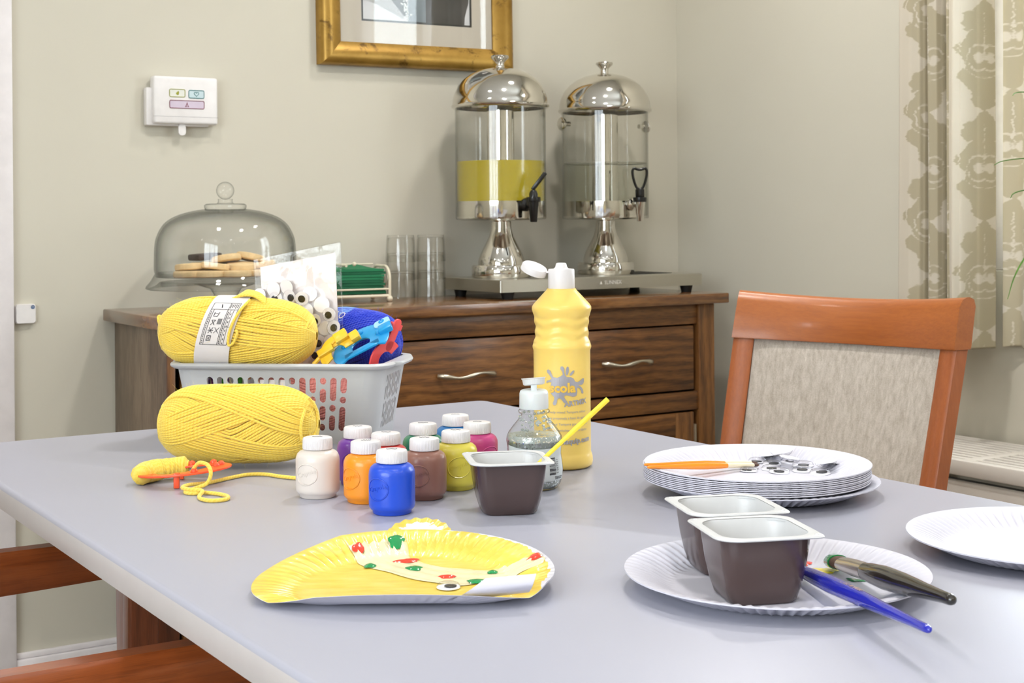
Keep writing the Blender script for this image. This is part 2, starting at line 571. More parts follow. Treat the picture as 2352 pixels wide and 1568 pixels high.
    M['plate_paper'] = plain('white_paper_plate', (208, 206, 216), 0.5, var=0.01, spec=0.2)
    M['card'] = plain('white_card', (250, 240, 236), 0.7, var=0.01)
    M['band_blue'] = plain('light_blue_ball_band', (112, 160, 232), 0.6)
    M['basket'] = plain('grey_plastic_basket', (188, 189, 190), 0.38, var=0.02, bump=0.04, bscale=300)
    for k, c in dict(white=(226, 216, 206), purple=(116, 58, 158), orange=(246, 150, 32), red=(206, 62, 58), blue=(34, 80, 206),
                     green=(46, 128, 96), brown=(148, 104, 90), skyblue=(44, 120, 184), yellow=(214, 200, 76), pink=(208, 74, 140)).items():
        M['paint_' + k] = plain(k + '_poster_paint_in_bottle', c, 0.32, var=0.02, spec=0.5, coat=0.15, sss=0.08)
        M['paint_' + k].node_tree.nodes['Principled BSDF'].inputs['Subsurface Radius'].default_value = (0.004, 0.004, 0.004)
    M['cap_white'] = plain('white_ribbed_cap', (224, 220, 220), 0.4, var=0.01)
    M['cap_clear'] = plain('milky_white_cap', (216, 220, 220), 0.35, var=0.02, sss=0.1)
    M['squeezy'] = plain('yellow_squeezy_plastic', (245, 211, 112), 0.3, var=0.015, spec=0.5, sss=0.12)
    M['squeezy'].node_tree.nodes['Principled BSDF'].inputs['Subsurface Radius'].default_value = (0.006, 0.004, 0.001)
    M['silver_print'] = plain('silver_grey_print', (172, 170, 176), 0.35, metal=0.3, var=0.03)
    M['yellow_print'] = plain('yellow_print', (236, 192, 76), 0.4)
    # glitter gel
    t = NT('silver_glitter_gel'); v = t.coord('Object')
    vo = t.n('ShaderNodeTexVoronoi', feature='F1'); vo.inputs['Scale'].default_value = 620; t.l(v, vo.inputs['Vector'])
    sep = t.n('ShaderNodeSeparateColor'); t.l(vo.outputs['Color'], sep.inputs[0])
    fl = t.math('GREATER_THAN', sep.outputs[0], 0.80)
    base = t.ramp(t.noise(v, 45, 4), [(0.3, lin((140, 146, 140))), (0.7, lin((190, 197, 190)))])
    t.p(col=t.mix(fl, base, (0.95, 0.97, 0.95, 1)), metal=t.math('MULTIPLY', fl, 0.9),
        rough=t.math('MULTIPLY_ADD', fl, -0.15, 0.32))
    nm = t.n('ShaderNodeBump'); nm.inputs['Strength'].default_value = 0.9; nm.inputs['Distance'].default_value = 0.001
    t.l(sep.outputs[1], nm.inputs['Height']); t.l(nm.outputs[0], t.b.inputs['Normal'])
    M['glitter'] = t.m
    M['gel_label'] = plain('frosted_label', (206, 212, 212), 0.5, var=0.02)
    M['pot_brown'] = plain('brown_plastic_pot', (74, 58, 56), 0.16, var=0.06, scale=8, spec=0.6)
    M['pot_white'] = plain('white_plastic_lining', (206, 206, 206), 0.4)
    M['tool_yellow'] = plain('yellow_plastic', (250, 200, 52), 0.3, sss=0.1)
    M['tool_blue'] = plain('bright_blue_plastic', (28, 150, 214), 0.22)
    M['tool_pale'] = plain('pale_blue_plastic', (160, 208, 240), 0.25)
    M['tool_red'] = plain('coral_red_plastic', (240, 84, 84), 0.25)
    M['tool_orange'] = plain('translucent_orange_red_plastic', (248, 90, 50), 0.22, sss=0.15)
    M['purple_plastic'] = plain('purple_plastic', (110, 40, 140), 0.3)
    M['green_plastic'] = plain('green_plastic', (60, 150, 50), 0.3)
    M['stick_yellow'] = plain('yellow_plastic_stick', (246, 216, 66), 0.3, sss=0.15)
    M['brush_orange'] = plain('orange_lacquer', (250, 146, 24), 0.22, coat=0.5)
    M['brush_cream'] = plain('cream_lacquer', (240, 226, 196), 0.3)
    M['brush_blue'] = plain('blue_lacquer', (28, 38, 168), 0.16, coat=0.6)
    M['brush_black'] = plain('black_lacquer', (34, 30, 26), 0.14, coat=0.6)
    M['ferrule'] = metal('tin_ferrule', (206, 200, 196), 0.2)
    M['bristle'] = plain('dark_bristle', (92, 66, 52), 0.8, bump=0.6, bscale=900)
    M['gold_print'] = plain('gold_lettering', (196, 160, 110), 0.4)
    M['wet_green'] = plain('wet_green_paint', (24, 140, 76), 0.12, coat=0.5)
    M['wet_red'] = plain('wet_red_paint', (232, 62, 40), 0.12, coat=0.5)
    M['wet_white'] = plain('wet_white_paint', (232, 220, 178), 0.25, var=0.10, scale=50, bump=0.5, bscale=90, coat=0.3)
    M['wet_yellow'] = plain('wet_yellow_paint', (238, 214, 70), 0.2, coat=0.3)
    # yellow painted plate: brushed coat that leaves white at parts of the rim
    t = NT('yellow_painted_card'); v = t.coord('Object')
    sx = t.n('ShaderNodeSeparateXYZ'); t.l(v, sx.inputs[0])
    rr = t.math('SQRT', t.math('ADD', t.math('POWER', sx.outputs['X'], 2.0), t.math('POWER', sx.outputs['Y'], 2.0)))
    nz = t.noise(v, 55, 4, 0.6)
    lim = t.math('ADD', t.math('MULTIPLY', nz, 0.012), t.math('MULTIPLY', sx.outputs['X'], -0.055))
    msk = t.math('GREATER_THAN', t.math('ADD', rr, t.math('MULTIPLY', lim, -1.0)), 0.1105)
    br = t.noise(t.coord('Object', (1, 4, 1), (0, 0, 0.5)), 28, 5, 0.6)
    yc = t.ramp(br, [(0.3, lin((226, 188, 66))), (0.55, lin((234, 205, 90))), (0.8, lin((238, 216, 128)))])
    t.p(col=t.mix(msk, yc, lin((220, 218, 226))), rough=0.28, coat=0.2)
    t.bump(br, 0.35, 0.001)
    M['painted'] = t.m
    t = NT('yellow_white_painted_card'); v = t.coord('Object')
    sx = t.n('ShaderNodeSeparateXYZ'); t.l(v, sx.inputs[0])
    nz = t.noise(v, 70, 4, 0.6)
    rr = t.math('ADD', t.math('POWER', t.math('MULTIPLY', sx.outputs['X'], 44.0), 2.0),
                t.math('POWER', t.math('MULTIPLY_ADD', sx.outputs['Y'], 34.0, -0.55), 2.0))
    msk = t.math('LESS_THAN', t.math('ADD', rr, t.math('MULTIPLY', t.math('SUBTRACT', nz, 0.5), 1.8)), 0.55)
    yc = t.ramp(nz, [(0.3, lin((222, 186, 50))), (0.7, lin((238, 208, 90)))])
    t.p(col=t.mix(msk, yc, lin((224, 220, 226))), rough=0.3, coat=0.2)
    t.bump(nz, 0.5, 0.0015)
    M['painted_tail'] = t.m
    M['shortbread'] = plain('golden_shortbread', (228, 196, 146), 0.85, var=0.12, scale=60, bump=0.6, bscale=260)
    M['chocolate'] = plain('dark_chocolate_biscuit', (52, 32, 26), 0.5, var=0.15, bump=0.4)
    M['napkin_dark'] = plain('dark_green_paper_napkin', (14, 92, 58), 0.8, var=0.08, bump=0.3, bscale=120)
    M['napkin'] = plain('green_paper_napkin', (28, 118, 76), 0.8, var=0.08, bump=0.3, bscale=120)
    M['eye_white'] = plain('white_plastic_disc', (244, 242, 248), 0.3, var=0.01)
    M['eye_black'] = plain('black_pupil', (30, 30, 34), 0.3)
    M['leafgreen'] = plain('olive_green_print', (150, 152, 40), 0.6)
    M['teal'] = plain('teal_print', (40, 122, 126), 0.6)
    M['maroon'] = plain('maroon_print', (122, 28, 58), 0.6)
    M['pale_green'] = plain('pale_green_print', (226, 226, 216), 0.6)
    M['pale_teal'] = plain('pale_teal_print', (200, 218, 222), 0.6)
    M['pale_lilac'] = plain('pale_lilac_print', (212, 198, 214), 0.6)
    M['badge_blue'] = plain('blue_badge_print', (66, 98, 140), 0.5)
    e = NT('lamp_lens'); e.p(col=(1, 0.95, 0.88, 1))
    e.b.inputs['Emission Color'].default_value = (1, 0.94, 0.86, 1); e.b.inputs['Emission Strength'].default_value = 14.0
    M['lens'] = e.m


build_materials()


# ================================================================== the room
FL, WB, WR, WL, WF, CE = 0.0, 3.18, 2.592, -1.9, -3.4, 2.45
WY0, WY1, WZ0, WZ1 = 1.05, 2.12, 0.90, 2.12      # window opening in the right wall


def struct(name, mb, mat, label, bevel=0.0):
    o = mb.build(name, mat, None, 35, bevel)
    return tag(o, label, None, None, 'structure')


struct('floor', MB().box2((WL - .1, WF - .1, -0.1), (WR + .1, WB + .1, 0)), M['carpet'], 'brown carpeted floor')
struct('ceiling', MB().box2((WL - .1, WF - .1, CE), (WR + .1, WB + .1, CE + .1)), M['ceil'], 'white ceiling')
struct('wall_back', MB().box2((WL - .1, WB, 0), (WR + .1, WB + .1, CE)), M['wall'], 'plain cream wall behind the sideboard')
VY0, VY1, VZ0, VZ1 = -1.7, 0.9, 0.85, 2.15      # opening added in the unseen left wall for fill daylight
mb = MB().box2((WL - .1, WF, 0), (WL, VY0, CE)).box2((WL - .1, VY1, 0), (WL, WB, CE))
mb.box2((WL - .1, VY0, 0), (WL, VY1, VZ0)).box2((WL - .1, VY0, VZ1), (WL, VY1, CE))
struct('wall_left', mb, M['wall'], 'plain cream wall to the left with an added unseen window')
struct('wall_front', MB().box2((WL - .1, WF - .1, 0), (WR + .1, WF, CE)), M['wall'], 'plain cream wall behind the viewer')
mb = MB()
mb.box2((WR, WF, 0), (WR + .12, WY0, CE)).box2((WR, WY1, 0), (WR + .12, WB, CE))
mb.box2((WR, WY0, 0), (WR + .12, WY1, WZ0)).box2((WR, WY0, WZ1), (WR + .12, WY1, CE))
struct('wall_right', mb, M['wall'], 'plain cream wall with the curtained window')

win = thing('window_1', 'white framed window behind the curtain', None, (WR + .06, (WY0 + WY1) / 2, WZ0), 0, None, 'structure')
hw, hh = (WY1 - WY0) / 2, WZ1 - WZ0
for a, b in (((-.025, -hw, 0), (.025, -hw + .05, hh)), ((-.025, hw - .05, 0), (.025, hw, hh)), ((-.025, -hw + .05, 0), (.025, hw - .05, .05)),
             ((-.025, -hw + .05, hh - .05), (.025, hw - .05, hh)), ((-.025, -.025, .05), (.025, .025, hh - .05))):
    MB().box2(a, b).build('frame_bar', M['gloss_white'], win, 30, .004)
for s_ in (-1, 1):
    MB().box((0, s_ * (hw / 2 - .0125), hh / 2), (.006, hw - .075, hh - .1)).build('pane', M['pane'], win)
fill_win = thing('fill_window', 'added unseen window in the left wall letting in fill light', None, (WL - .05, (VY0 + VY1) / 2, VZ0), 0, None, 'structure')
hw2, hh2 = (VY1 - VY0) / 2, VZ1 - VZ0
for a, b in (((-.025, -hw2, 0), (.025, -hw2 + .05, hh2)), ((-.025, hw2 - .05, 0), (.025, hw2, hh2)), ((-.025, -hw2 + .05, 0), (.025, hw2 - .05, .05)), ((-.025, -hw2 + .05, hh2 - .05), (.025, hw2 - .05, hh2)),
             ((-.025, -hw2 / 3 - .025, .05), (.025, -hw2 / 3 + .025, hh2 - .05)), ((-.025, hw2 / 3 - .025, .05), (.025, hw2 / 3 + .025, hh2 - .05))):
    MB().box2(a, b).build('frame_bar', M['gloss_white'], fill_win, 30, .004)
for k_ in (-1, 0, 1):
    MB().box((0, k_ * hw2 * 2 / 3, hh2 / 2), (.006, hw2 * 2 / 3 - .06, hh2 - .1)).build('pane', M['pane'], fill_win)
struct('trim_2', MB().box2((WR - .03, WY0 - .04, .90), (WR + .06, 1.84, .93)), M['gloss_white'], 'white window sill', .005)

mb = MB().box2((.757, WB - .016, 0), (WR, WB, .085)).box2((.757, WB - .010, .085), (WR, WB, .098))
struct('baseboard_back', mb, M['gloss_white'], 'white moulded skirting board under the back wall', .004)
struct('baseboard_right', MB().box2((WR - .016, WF, 0), (WR, WB - .016, .098)), M['gloss_white'], 'white skirting board under the right wall', .004)
mb = MB().box2((.672, WB - .022, 0), (.757, WB, 2.09)).box2((-.12, WB - .022, 0), (-.035, WB, 2.09)).box2((-.12, WB - .022, 2.005), (.757, WB, 2.09))
struct('trim_1', mb, M['gloss_white'], 'white door frame at the left of the back wall', .004)
door = thing('door_1', 'white panelled door in the white frame', None, (.3185, WB - .012, 0), 0, None, 'structure')
MB().box2((-.35, -.006, .005), (.35, .02, 2.0)).build('door_leaf', M['gloss_white'], door, 30, .003)
for z0, z1 in ((.15, .85), (1.0, 1.85)):
    for x0 in (-.28, .04):
        MB().box2((x0, -.012, z0), (x0 + .24, -.004, z1)).build('door_panel', M['gloss_white'], door, 30, .004)
MB().tube([(.30, -.006, 1.0), (.30, -.05, 1.0), (.19, -.055, 1.0)], .009, 10).build('door_handle', M['steel'], door)

# recessed ceiling downlights; some, left and behind the viewer, added as unseen fill
LAMPS = [(-0.75, 0.55, .6), (0.55, 0.15, .5), (-1.30, 1.75, 1.4), (0.60, 2.25, .15), (1.45, 1.85, 1.6), (2.05, 2.45, .5), (0.6, -1.2, 1.0), (2.0, -1.0, 1.2), (-0.9, -1.2, 1.0),
         (-0.9, -2.5, 1.0), (0.6, -2.5, 1.0), (2.0, -2.5, 1.0)]
ring = MB().lathe([(.085, 0), (.098, -.002), (.102, -.006), (.098, -.009), (.086, -.010), (.082, -.004), (.082, .0)], 32)
lens = MB().lathe([(0, -.003), (.082, -.003)], 32)
proto = None
for i, (x, y, lw_) in enumerate(LAMPS):
    if proto is None:
        proto = thing('ceiling_downlight', 'unseen round recessed downlight with white rim in the ceiling', 'ceiling light', (x, y, CE), 0, 'ceiling downlights')
        ring.build('rim', M['gloss_white'], proto); lens.build('lens', M['lens'], proto)
        dl = proto
    else:
        dl = dup(proto, (x, y, CE))
    ld = bpy.data.lights.new('lamp', 'AREA'); ld.shape = 'DISK'; ld.size = 0.16
    ld.energy = LAMP_W * lw_; ld.color = (1.0, 0.975, 0.945); ld.spread = R(150)
    lo = bpy.data.objects.new('lamp', ld); COL.objects.link(lo)
    lo.location = (0, 0, -.013); lo.parent = dl
# portal that guides sky sampling through the window opening and the added one
pd = bpy.data.lights.new('window_portal', 'AREA'); pd.shape = 'RECTANGLE'; pd.size = WZ1 - WZ0; pd.size_y = WY1 - WY0
pd.cycles.is_portal = True
po = bpy.data.objects.new('window_portal', pd); COL.objects.link(po)
po.location = (WR + .115, (WY0 + WY1) / 2, (WZ0 + WZ1) / 2)
po.rotation_euler = (0, R(90), 0)
pd2 = bpy.data.lights.new('window_portal', 'AREA'); pd2.shape = 'RECTANGLE'; pd2.size = VZ1 - VZ0; pd2.size_y = VY1 - VY0
pd2.cycles.is_portal = True
po2 = bpy.data.objects.new('window_portal', pd2); COL.objects.link(po2)
po2.location = (WL - .095, (VY0 + VY1) / 2, (VZ0 + VZ1) / 2)
po2.rotation_euler = (0, R(-90), 0)
# ================================================================== table
TZ = 0.74
tbl = thing('dining_table', 'long grey laminate topped table filling the foreground', 'table', (.766, 1.065, 0))
tx, ty = .401, .847
top = MB()
prof = [(0, .0), (.003, .0), (.003, -.004), (.0, -.0225), (-.004, -.026)]
rings = []
for off, z in ((-.006, TZ - .027), (-.001, TZ - .0255), (0, TZ - .020), (0, TZ - .004), (-.0015, TZ - .0012), (-.004, TZ)):
    rings.append([(p[0], p[1], z) for p in rrect(tx + off, ty + off, .012, 4)])
tt = top.loft(rings).build('table_top', M['laminate'], tbl, 50)
tt.data.materials.append(M['laminate_edge'])
for pl_ in tt.data.polygons:
    zs_ = [tt.data.vertices[i].co.z for i in pl_.vertices]
    if max(zs_) < TZ - .0035: pl_.material_index = 1
for sx in (-1, 1):
    MB().box((sx * (tx - .195), 0, TZ - .050), (.022, 2 * ty - .50, .045)).build('apron', M['mahogany'], tbl, 30, .003)
    for sy in (-1, 1):
        x0, y0 = sx * (tx - .195), sy * (ty - .215)
        rings = [[(x0 + p[0], y0 + p[1], z) for p in rrect(h, h, .008, 3)] for h, z in ((.022, 0), (.03, .35), (.032, TZ - .028))]
        MB().loft(rings).build('leg', M['mahogany_z'], tbl, 40)
for sy in (-1, 1):
    MB().box((0, sy * (ty - .215), TZ - .050), (2 * tx - .46, .022, .045)).build('apron', M['mahogany'], tbl, 30, .003)

# ================================================================== sideboard
SZ = 0.83
sb = thing('sideboard', 'long dark oak sideboard with drawers against the back wall', 'sideboard', (1.697, 2.98, 0))
sx0, sx1, sy0, sy1 = -.748, .748, -.185, .188            # slab extents, local
cx0, cx1, cy0, cy1 = -.724, .718, -.160, .182
MB().box2((sx0, sy0, SZ - .026), (sx1, sy1, SZ)).build('top', M['oak_top'], sb, 30, .003)
for x0, x1 in ((cx0, cx0 + .018), (cx1 - .018, cx1)):
    MB().box2((x0, cy0 + .004, .05), (x1, cy1, SZ - .026)).build('side_panel', M['oak_side'], sb, 30, .0015)
for x0, x1 in ((cx0 + .0005, cx0 + .018), (cx1 - .053, cx1 - .0005)):
    MB().box2((x0, cy0 - .002, 0), (x1, cy0 + .05, SZ - .026)).build('corner_post', M['oak_z'], sb, 30, .002)
MB().box2((cx0 + .018, cy0 + .004, SZ - .077), (cx1 - .053, cy0 + .022, SZ - .026)).build('frieze_rail', M['oak_x'], sb, 30, .0015)
MB().box2((cx0 + .018, cy0 + .002, .536), (cx1 - .053, cy0 + .022, .583)).build('middle_rail', M['oak_x'], sb, 30, .0015)
MB().box2((cx0 + .018, cy0 + .006, .05), (cx1 - .053, cy0 + .024, .10)).build('plinth', M['oak_x'], sb, 30, .0015)
MB().box2((cx0 + .018, cy0 + .03, .055), (cx1 - .018, cy1, .07)).build('bottom_board', M['oak_x'], sb)
MB().box2((cx0 + .018, cy1 - .008, .07), (cx1 - .018, cy1, SZ - .026)).build('back_board', M['oak_x'], sb)
pitch = .4575
cxs = [-.478, -.0205, .437]


def handle():
    pts = []; rr = []; fl = []
    for k in range(25):
        t = k / 24; u = 2 * t - 1
        pts.append((u * .076, -.004 - .024 * (1 - u * u) ** .55, .0035 * math.sin(u * 4.4) + .002 * u))
        rr.append(.0038 + .0028 * abs(u) ** 1.5 * (1 - abs(u) ** 9) + .0012 * math.cos(u * 7))
        fl.append((1.0, .75))
    return MB().tube(pts, rr, 10, flat=fl, up=(0, 0, 1))


for i, cx in enumerate(cxs):
    if i:
        MB().box2((cx - pitch / 2 - .0125, cy0 + .003, .10), (cx - pitch / 2 + .0125, cy0 + .024, SZ - .077)).build('divider', M['oak_z'], sb, 30, .0015)
    dr = MB().box2((cx - .214, cy0 + .001, .588), (cx + .214, cy0 + .021, SZ - .081)).build('drawer', M['oak_x'], sb, 30, .002)
    MB().box2((cx - .205, cy0 + .022, .60), (cx + .205, cy1 - .04, .70)).build('drawer_box', M['oak_side'], dr)
    h = handle().build('handle', M['pewter'], dr, 60)
    h.location = (cx, cy0 + .001, .668)
    # cupboard door under the drawer: frame of stiles and rails round a recessed panel
    d = MB().box2((cx - .155, cy0 + .010, .17), (cx + .155, cy0 + .018, .475)).build('cupboard_door', M['oak_z'], sb, 30)
    for x0, x1 in ((cx - .214, cx - .155), (cx + .155, cx + .214)):
        MB().box2((x0, cy0 + .002, .105), (x1, cy0 + .022, .531)).build('stile', M['oak_z'], d, 30, .002)
    for z0, z1 in ((.105, .17), (.475, .531)):
        MB().box2((cx - .155, cy0 + .002, z0), (cx + .155, cy0 + .022, z1)).build('rail', M['oak_x'], d, 30, .002)
    MB().lathe([(0, 0), (.007, 0), (.006, .012), (.013, .02), (.012, .026), (0, .028)], 16, Matrix.Translation((cx - .18, cy0 + .002, .36)) @ Matrix.Rotation(R(90), 4, 'X')).build('door_knob', M['pewter'], d)
    MB().tube([(cx + .2155, cy0 + .001, .45), (cx + .2155, cy0 + .001, .50)], .004, 8).build('hinge', M['pewter'], d)

# ================================================================== dining chair by the window
ch = thing('dining_chair', 'warm brown wooden dining chair with grey woven back by the window', 'chair', (1.875, 1.8275, 0), R(-74.5))
HW = .2245


def yb(s, z):      # back of the chair: curved in plan, raked
    base = .05 * (1 - (s / HW) ** 2)
    return base - (.885 - z) * (.30 if z > .45 else 0) - (0 if z > .45 else (.885 - .45) * .30 - (.45 - z) * .24)


def nrm(s):        # plan normal of the curve (points to the front)
    d = Vector((1, -.10 * s / HW ** 2 * 1.0))
    return Vector((d.y, -d.x)).normalized()


rings = []
NS = 24
for i in range(NS + 1):
    s = -HW + 2 * HW * i / NS
    zt = .885 - .011 * (1 - (s / HW) ** 2)
    zb = .799 - .004 * (1 - (s / HW) ** 2)
    n2 = nrm(s); th = .017
    sec = []
    for zf, off in ((zb, 1), (zb + .004, 1.06), (zt - .016, 1.0), (zt - .004, .72), (zt, .15), (zt, -.15), (zt - .004, -.72), (zt - .016, -1.0), (zb + .004, -1.06), (zb, -1)):
        c = Vector((s, yb(s, zf)))
        p = c + n2 * (th * off)
        sec.append((p.x, p.y, zf))
    rings.append(sec)
MB().loft(rings).build('top_rail', M['beech'], ch, 40)
for sgn in (-1, 1):
    rings = []
    for k in range(17):
        z = .80 - (.80 - .0) * k / 16
        hwz = .205 - .012 * min(1, (.80 - z) / .35)
        s = sgn * hwz
        n2 = nrm(sgn * .2)
        t2 = Vector((-n2.y, n2.x))
        ww, dd = (.019, .0155) if z > .45 else (.018, .017)
        c = Vector((s, yb(sgn * .2, z)))
        rings.append([tuple((c + t2 * (a * ww) + n2 * (b * dd)).to_3d() + Vector((0, 0, z))) for a, b in
                      ((-1, -.8), (-.8, -1), (.8, -1), (1, -.8), (1, .8), (.8, 1), (-.8, 1), (-1, .8))])
    MB().loft(rings).build('back_post', M['beech_z'], ch, 40)


def pad(u, v):
    s = -.1835 + .367 * u
    return s


def panel(u, v, off):
    z = .50 + .301 * v
    sw = (.186 - .011 * min(1, (.80 - z) / .35))
    s = -sw + 2 * sw * u
    n2 = nrm(s)
    puff = .006 * (1 - (2 * u - 1) ** 8) * (1 - (2 * v - 1) ** 8)
    c = Vector((s, yb(s, z))) + n2 * (off + (puff if off > 0 else 0))
    return (c.x, c.y, z)


mbp = MB()
mbp.grid(lambda u, v: panel(u, v, .006), 24, 20)
mbp.grid(lambda u, v: panel(1 - u, v, -.010), 24, 20)
mbp.grid(lambda u, v: panel(0, u, .006 - .016 * v), 20, 1).grid(lambda u, v: panel(1, 1 - u, .006 - .016 * v), 20, 1)
mbp.grid(lambda u, v: panel(1 - u, 1, .006 - .016 * v), 24, 1).grid(lambda u, v: panel(u, 0, .006 - .016 * v), 24, 1)
mbp.build('back_pad', M['fabric'], ch, 50)
yr = yb(0, .47) - .0
MB().loft([[(p[0], -.37 + p[1], z) for p in rrect(.215 + o, .225 + o, .04, 5)] for z, o in ((.43, -.006), (.435, 0), (.47, 0), (.485, -.012), (.49, -.03))]).build('seat', M['fabric'], ch, 50)
for sgn in (-1, 1):
    MB().box2((sgn * .185 - .011, -.56, .37), (sgn * .185 + .011, -.17, .43)).build('seat_rail', M['beech'], ch, 30, .002)
    MB().loft([[(sgn * .185 + p[0], -.575 + p[1], z) for p in rrect(h, h, .006, 3)] for h, z in ((.015, 0), (.02, .43))]).build('front_leg', M['beech_z'], ch, 40)
MB().box2((-.17, -.585, .37), (.17, -.565, .43)).build('seat_rail', M['beech'], ch, 30, .002)
MB().box2((-.185, -.175, .39), (.185, -.155, .43)).build('seat_rail', M['beech'], ch, 30, .002)

# ================================================================== armchair tucked under the left side of the table
ac = thing('arm_chair', 'red-brown wooden armchair tucked under the left of the table', 'chair', (.27, 1.377, 0), R(0))
for sgn in (-1, 1):
    yy = sgn * .218
    rings = []
    for k in range(15):
        t = k / 14; x = -.27 + .545 * t
        dz = .012 * math.sin(t * PI) * .0 - .004 * (t - .4) ** 2
        hz = .020 + .004 * math.sin(t * PI)
        zc = .670 - hz + dz
        rings.append([(x, yy + a * .0125, zc + b * hz) for a, b in ((-1, -.85), (-.8, -1), (.8, -1), (1, -.85), (1, .85), (.8, 1), (-.8, 1), (-1, .85))])
    MB().loft(rings).build('arm_rest', M['mahogany'], ac, 40)
    MB().loft([[(.248 + p[0], yy + p[1], z) for p in rrect(h, .013, .004, 3)] for h, z in ((.016, 0), (.019, .43), (.017, .63))]).build('front_leg', M['mahogany_z'], ac, 40)
    MB().loft([[(-.27 + (z - .45) * -.18 * (1 if z > .45 else -.3) + p[0], sgn * .2 + p[1], z) for p in rrect(.018, .018, .006, 3)] for z in (0, .2, .45, .65, .8)]).build('back_post', M['mahogany_z'], ac, 40)
    MB().box2((-.25, sgn * .2 - .011, .37), (.24, sgn * .2 + .011, .43)).build('seat_rail', M['mahogany'], ac, 30, .002)
MB().loft([[(p[0], p[1], z) for p in rrect(.245 + o, .195 + o, .04, 5)] for z, o in ((.43, -.006), (.435, 0), (.465, 0), (.48, -.012), (.485, -.03))]).build('seat', M['fabric'], ac, 50)
MB().box2((-.362, -.225, .79), (-.322, .225, .88)).build('top_rail', M['mahogany_z'], ac, 40, .008)
MB().box2((-.335, -.182, .52), (-.305, .182, .79)).build('back_pad', M['fabric'], ac, 40, .008)

# ================================================================== radiator
ra = thing('radiator', 'long white enamelled radiator with slotted top under the curtain', 'radiator', (2.4435, 1.4, 0))
ry0, ry1 = -.95, 1.05
xf, xb = -.135, .130
MB().box2((xf, ry0, .499), (xf + .022, ry1, .531)).box2((xb - .012, ry0, .505), (xb, ry1, .531)).build('top_lip', M['radiator'], ra, 30, .004)
MB().box2((xf + .030, ry0 + .014, .12), (xb - .02, ry1 - .014, .44)).build('slot_shade_core', M['slot_shade_core'], ra, 30, .004)  # radiator inside painted dark to stand in for shade in the slots
MB().box2((xf + .012, ry0 + .01, .405), (xf + .030, ry1 - .01, .486)).build('front_panel', M['radiator'], ra, 30, .012, 3)
MB().box2((xf + .012, ry0 + .01, .15), (xf + .030, ry1 - .01, .395)).build('front_panel', M['radiator'], ra, 30, .012, 3)
for sy in (ry0, ry1 - .012):
    MB().box2((xf + .022, sy, .10), (xb - .012, sy + .012, .528)).build('end_cap', M['radiator'], ra, 30, .003)
for xx in (xf + .06, xb - .06):
    for sy in (ry0 + .15, ry1 - .15):
        MB().box2((xx - .012, sy - .012, 0), (xx + .012, sy + .012, .12)).build('foot', M['radiator'], ra, 30, .002)
sec = .225
ns = int((ry1 - ry0 - .024) / sec)
slat_me = None
for j in range(ns + 1):
    y = ry0 + .012 + (ry1 - ry0 - .024) * j / ns
    MB().box2((xf + .022, y - .014, .516), (xb - .012, y + .014, .530)).build('cross_bar', M['radiator'], ra, 30, .001)
for j in range(ns):
    y = ry0 + .012 + (ry1 - ry0 - .024) * (j + .5) / ns
    for k in range(9):
        x = xf + .040 + (xb - .026 - xf - .040) * k / 8
        if slat_me is None:
            o = MB().box((0, 0, 0), (.0150, (ry1 - ry0 - .024) / ns - .028, .004)).build('slat', M['radiator'], ra, 30, .001)
            slat_me = o
        else:
            o = slat_me.copy(); COL.objects.link(o)
        o.location = (x, y, .5275)

# ================================================================== curtain
def sstep(x, e=.035):
    return max(0.0, min(1.0, .5 - x / (2 * e)))          # 1 inside (x < 0), soft edge


def motif(u, v, PW=.26, PH=.235):
    best = 0.0
    col = math.floor(u / PW)
    fr_ = .05 * pnoise(Vector((0, v * 170, u * 8))) + .02 * pnoise(Vector((u * 30, v * 420, 1)))
    for c in (col - 1, col, col + 1):
        cu = (c + .5) * PW
        off = .5 * PH if c % 2 else 0.0
        row = math.floor((v - off) / PH)
        for r_ in (row - 1, row, row + 1):
            cv_ = (r_ + .5) * PH + off
            a = (u - cu) / (PW * .62) + fr_; b = (v - cv_) / (PH * .62)
            aa = abs(a)
            if aa > .6 or abs(b) > 1.0: continue
            wdt = .40 * max(0.0, 1 - (1.25 * b + .15) ** 2) ** .6 * (1 + .22 * math.cos(b * 15 + .6))
            m = sstep(aa - wdt) if -.92 < b < .68 else 0.0
            if b > .3: m = max(m, sstep(aa - .07 * (1 - (b - .3) / .55)))
            d = math.hypot(aa - .24, b - .42)
            m = max(m, sstep(abs(d - .068) - .034))
            d2 = math.hypot(aa - .10, (b + .16) * .9)
            if b < .2: m *= 1 - sstep(abs(d2 - .17) - .014, .02)
            m *= 1 - sstep(d2 - .075)
            d3 = math.hypot(aa * .9, b + .08)
            if b < .25: m *= 1 - sstep(abs(d3 - .372) - .011, .018)
            if -.2 < b < .5: m *= 1 - .8 * sstep(aa - .018, .02)
            best = max(best, m)
    return best


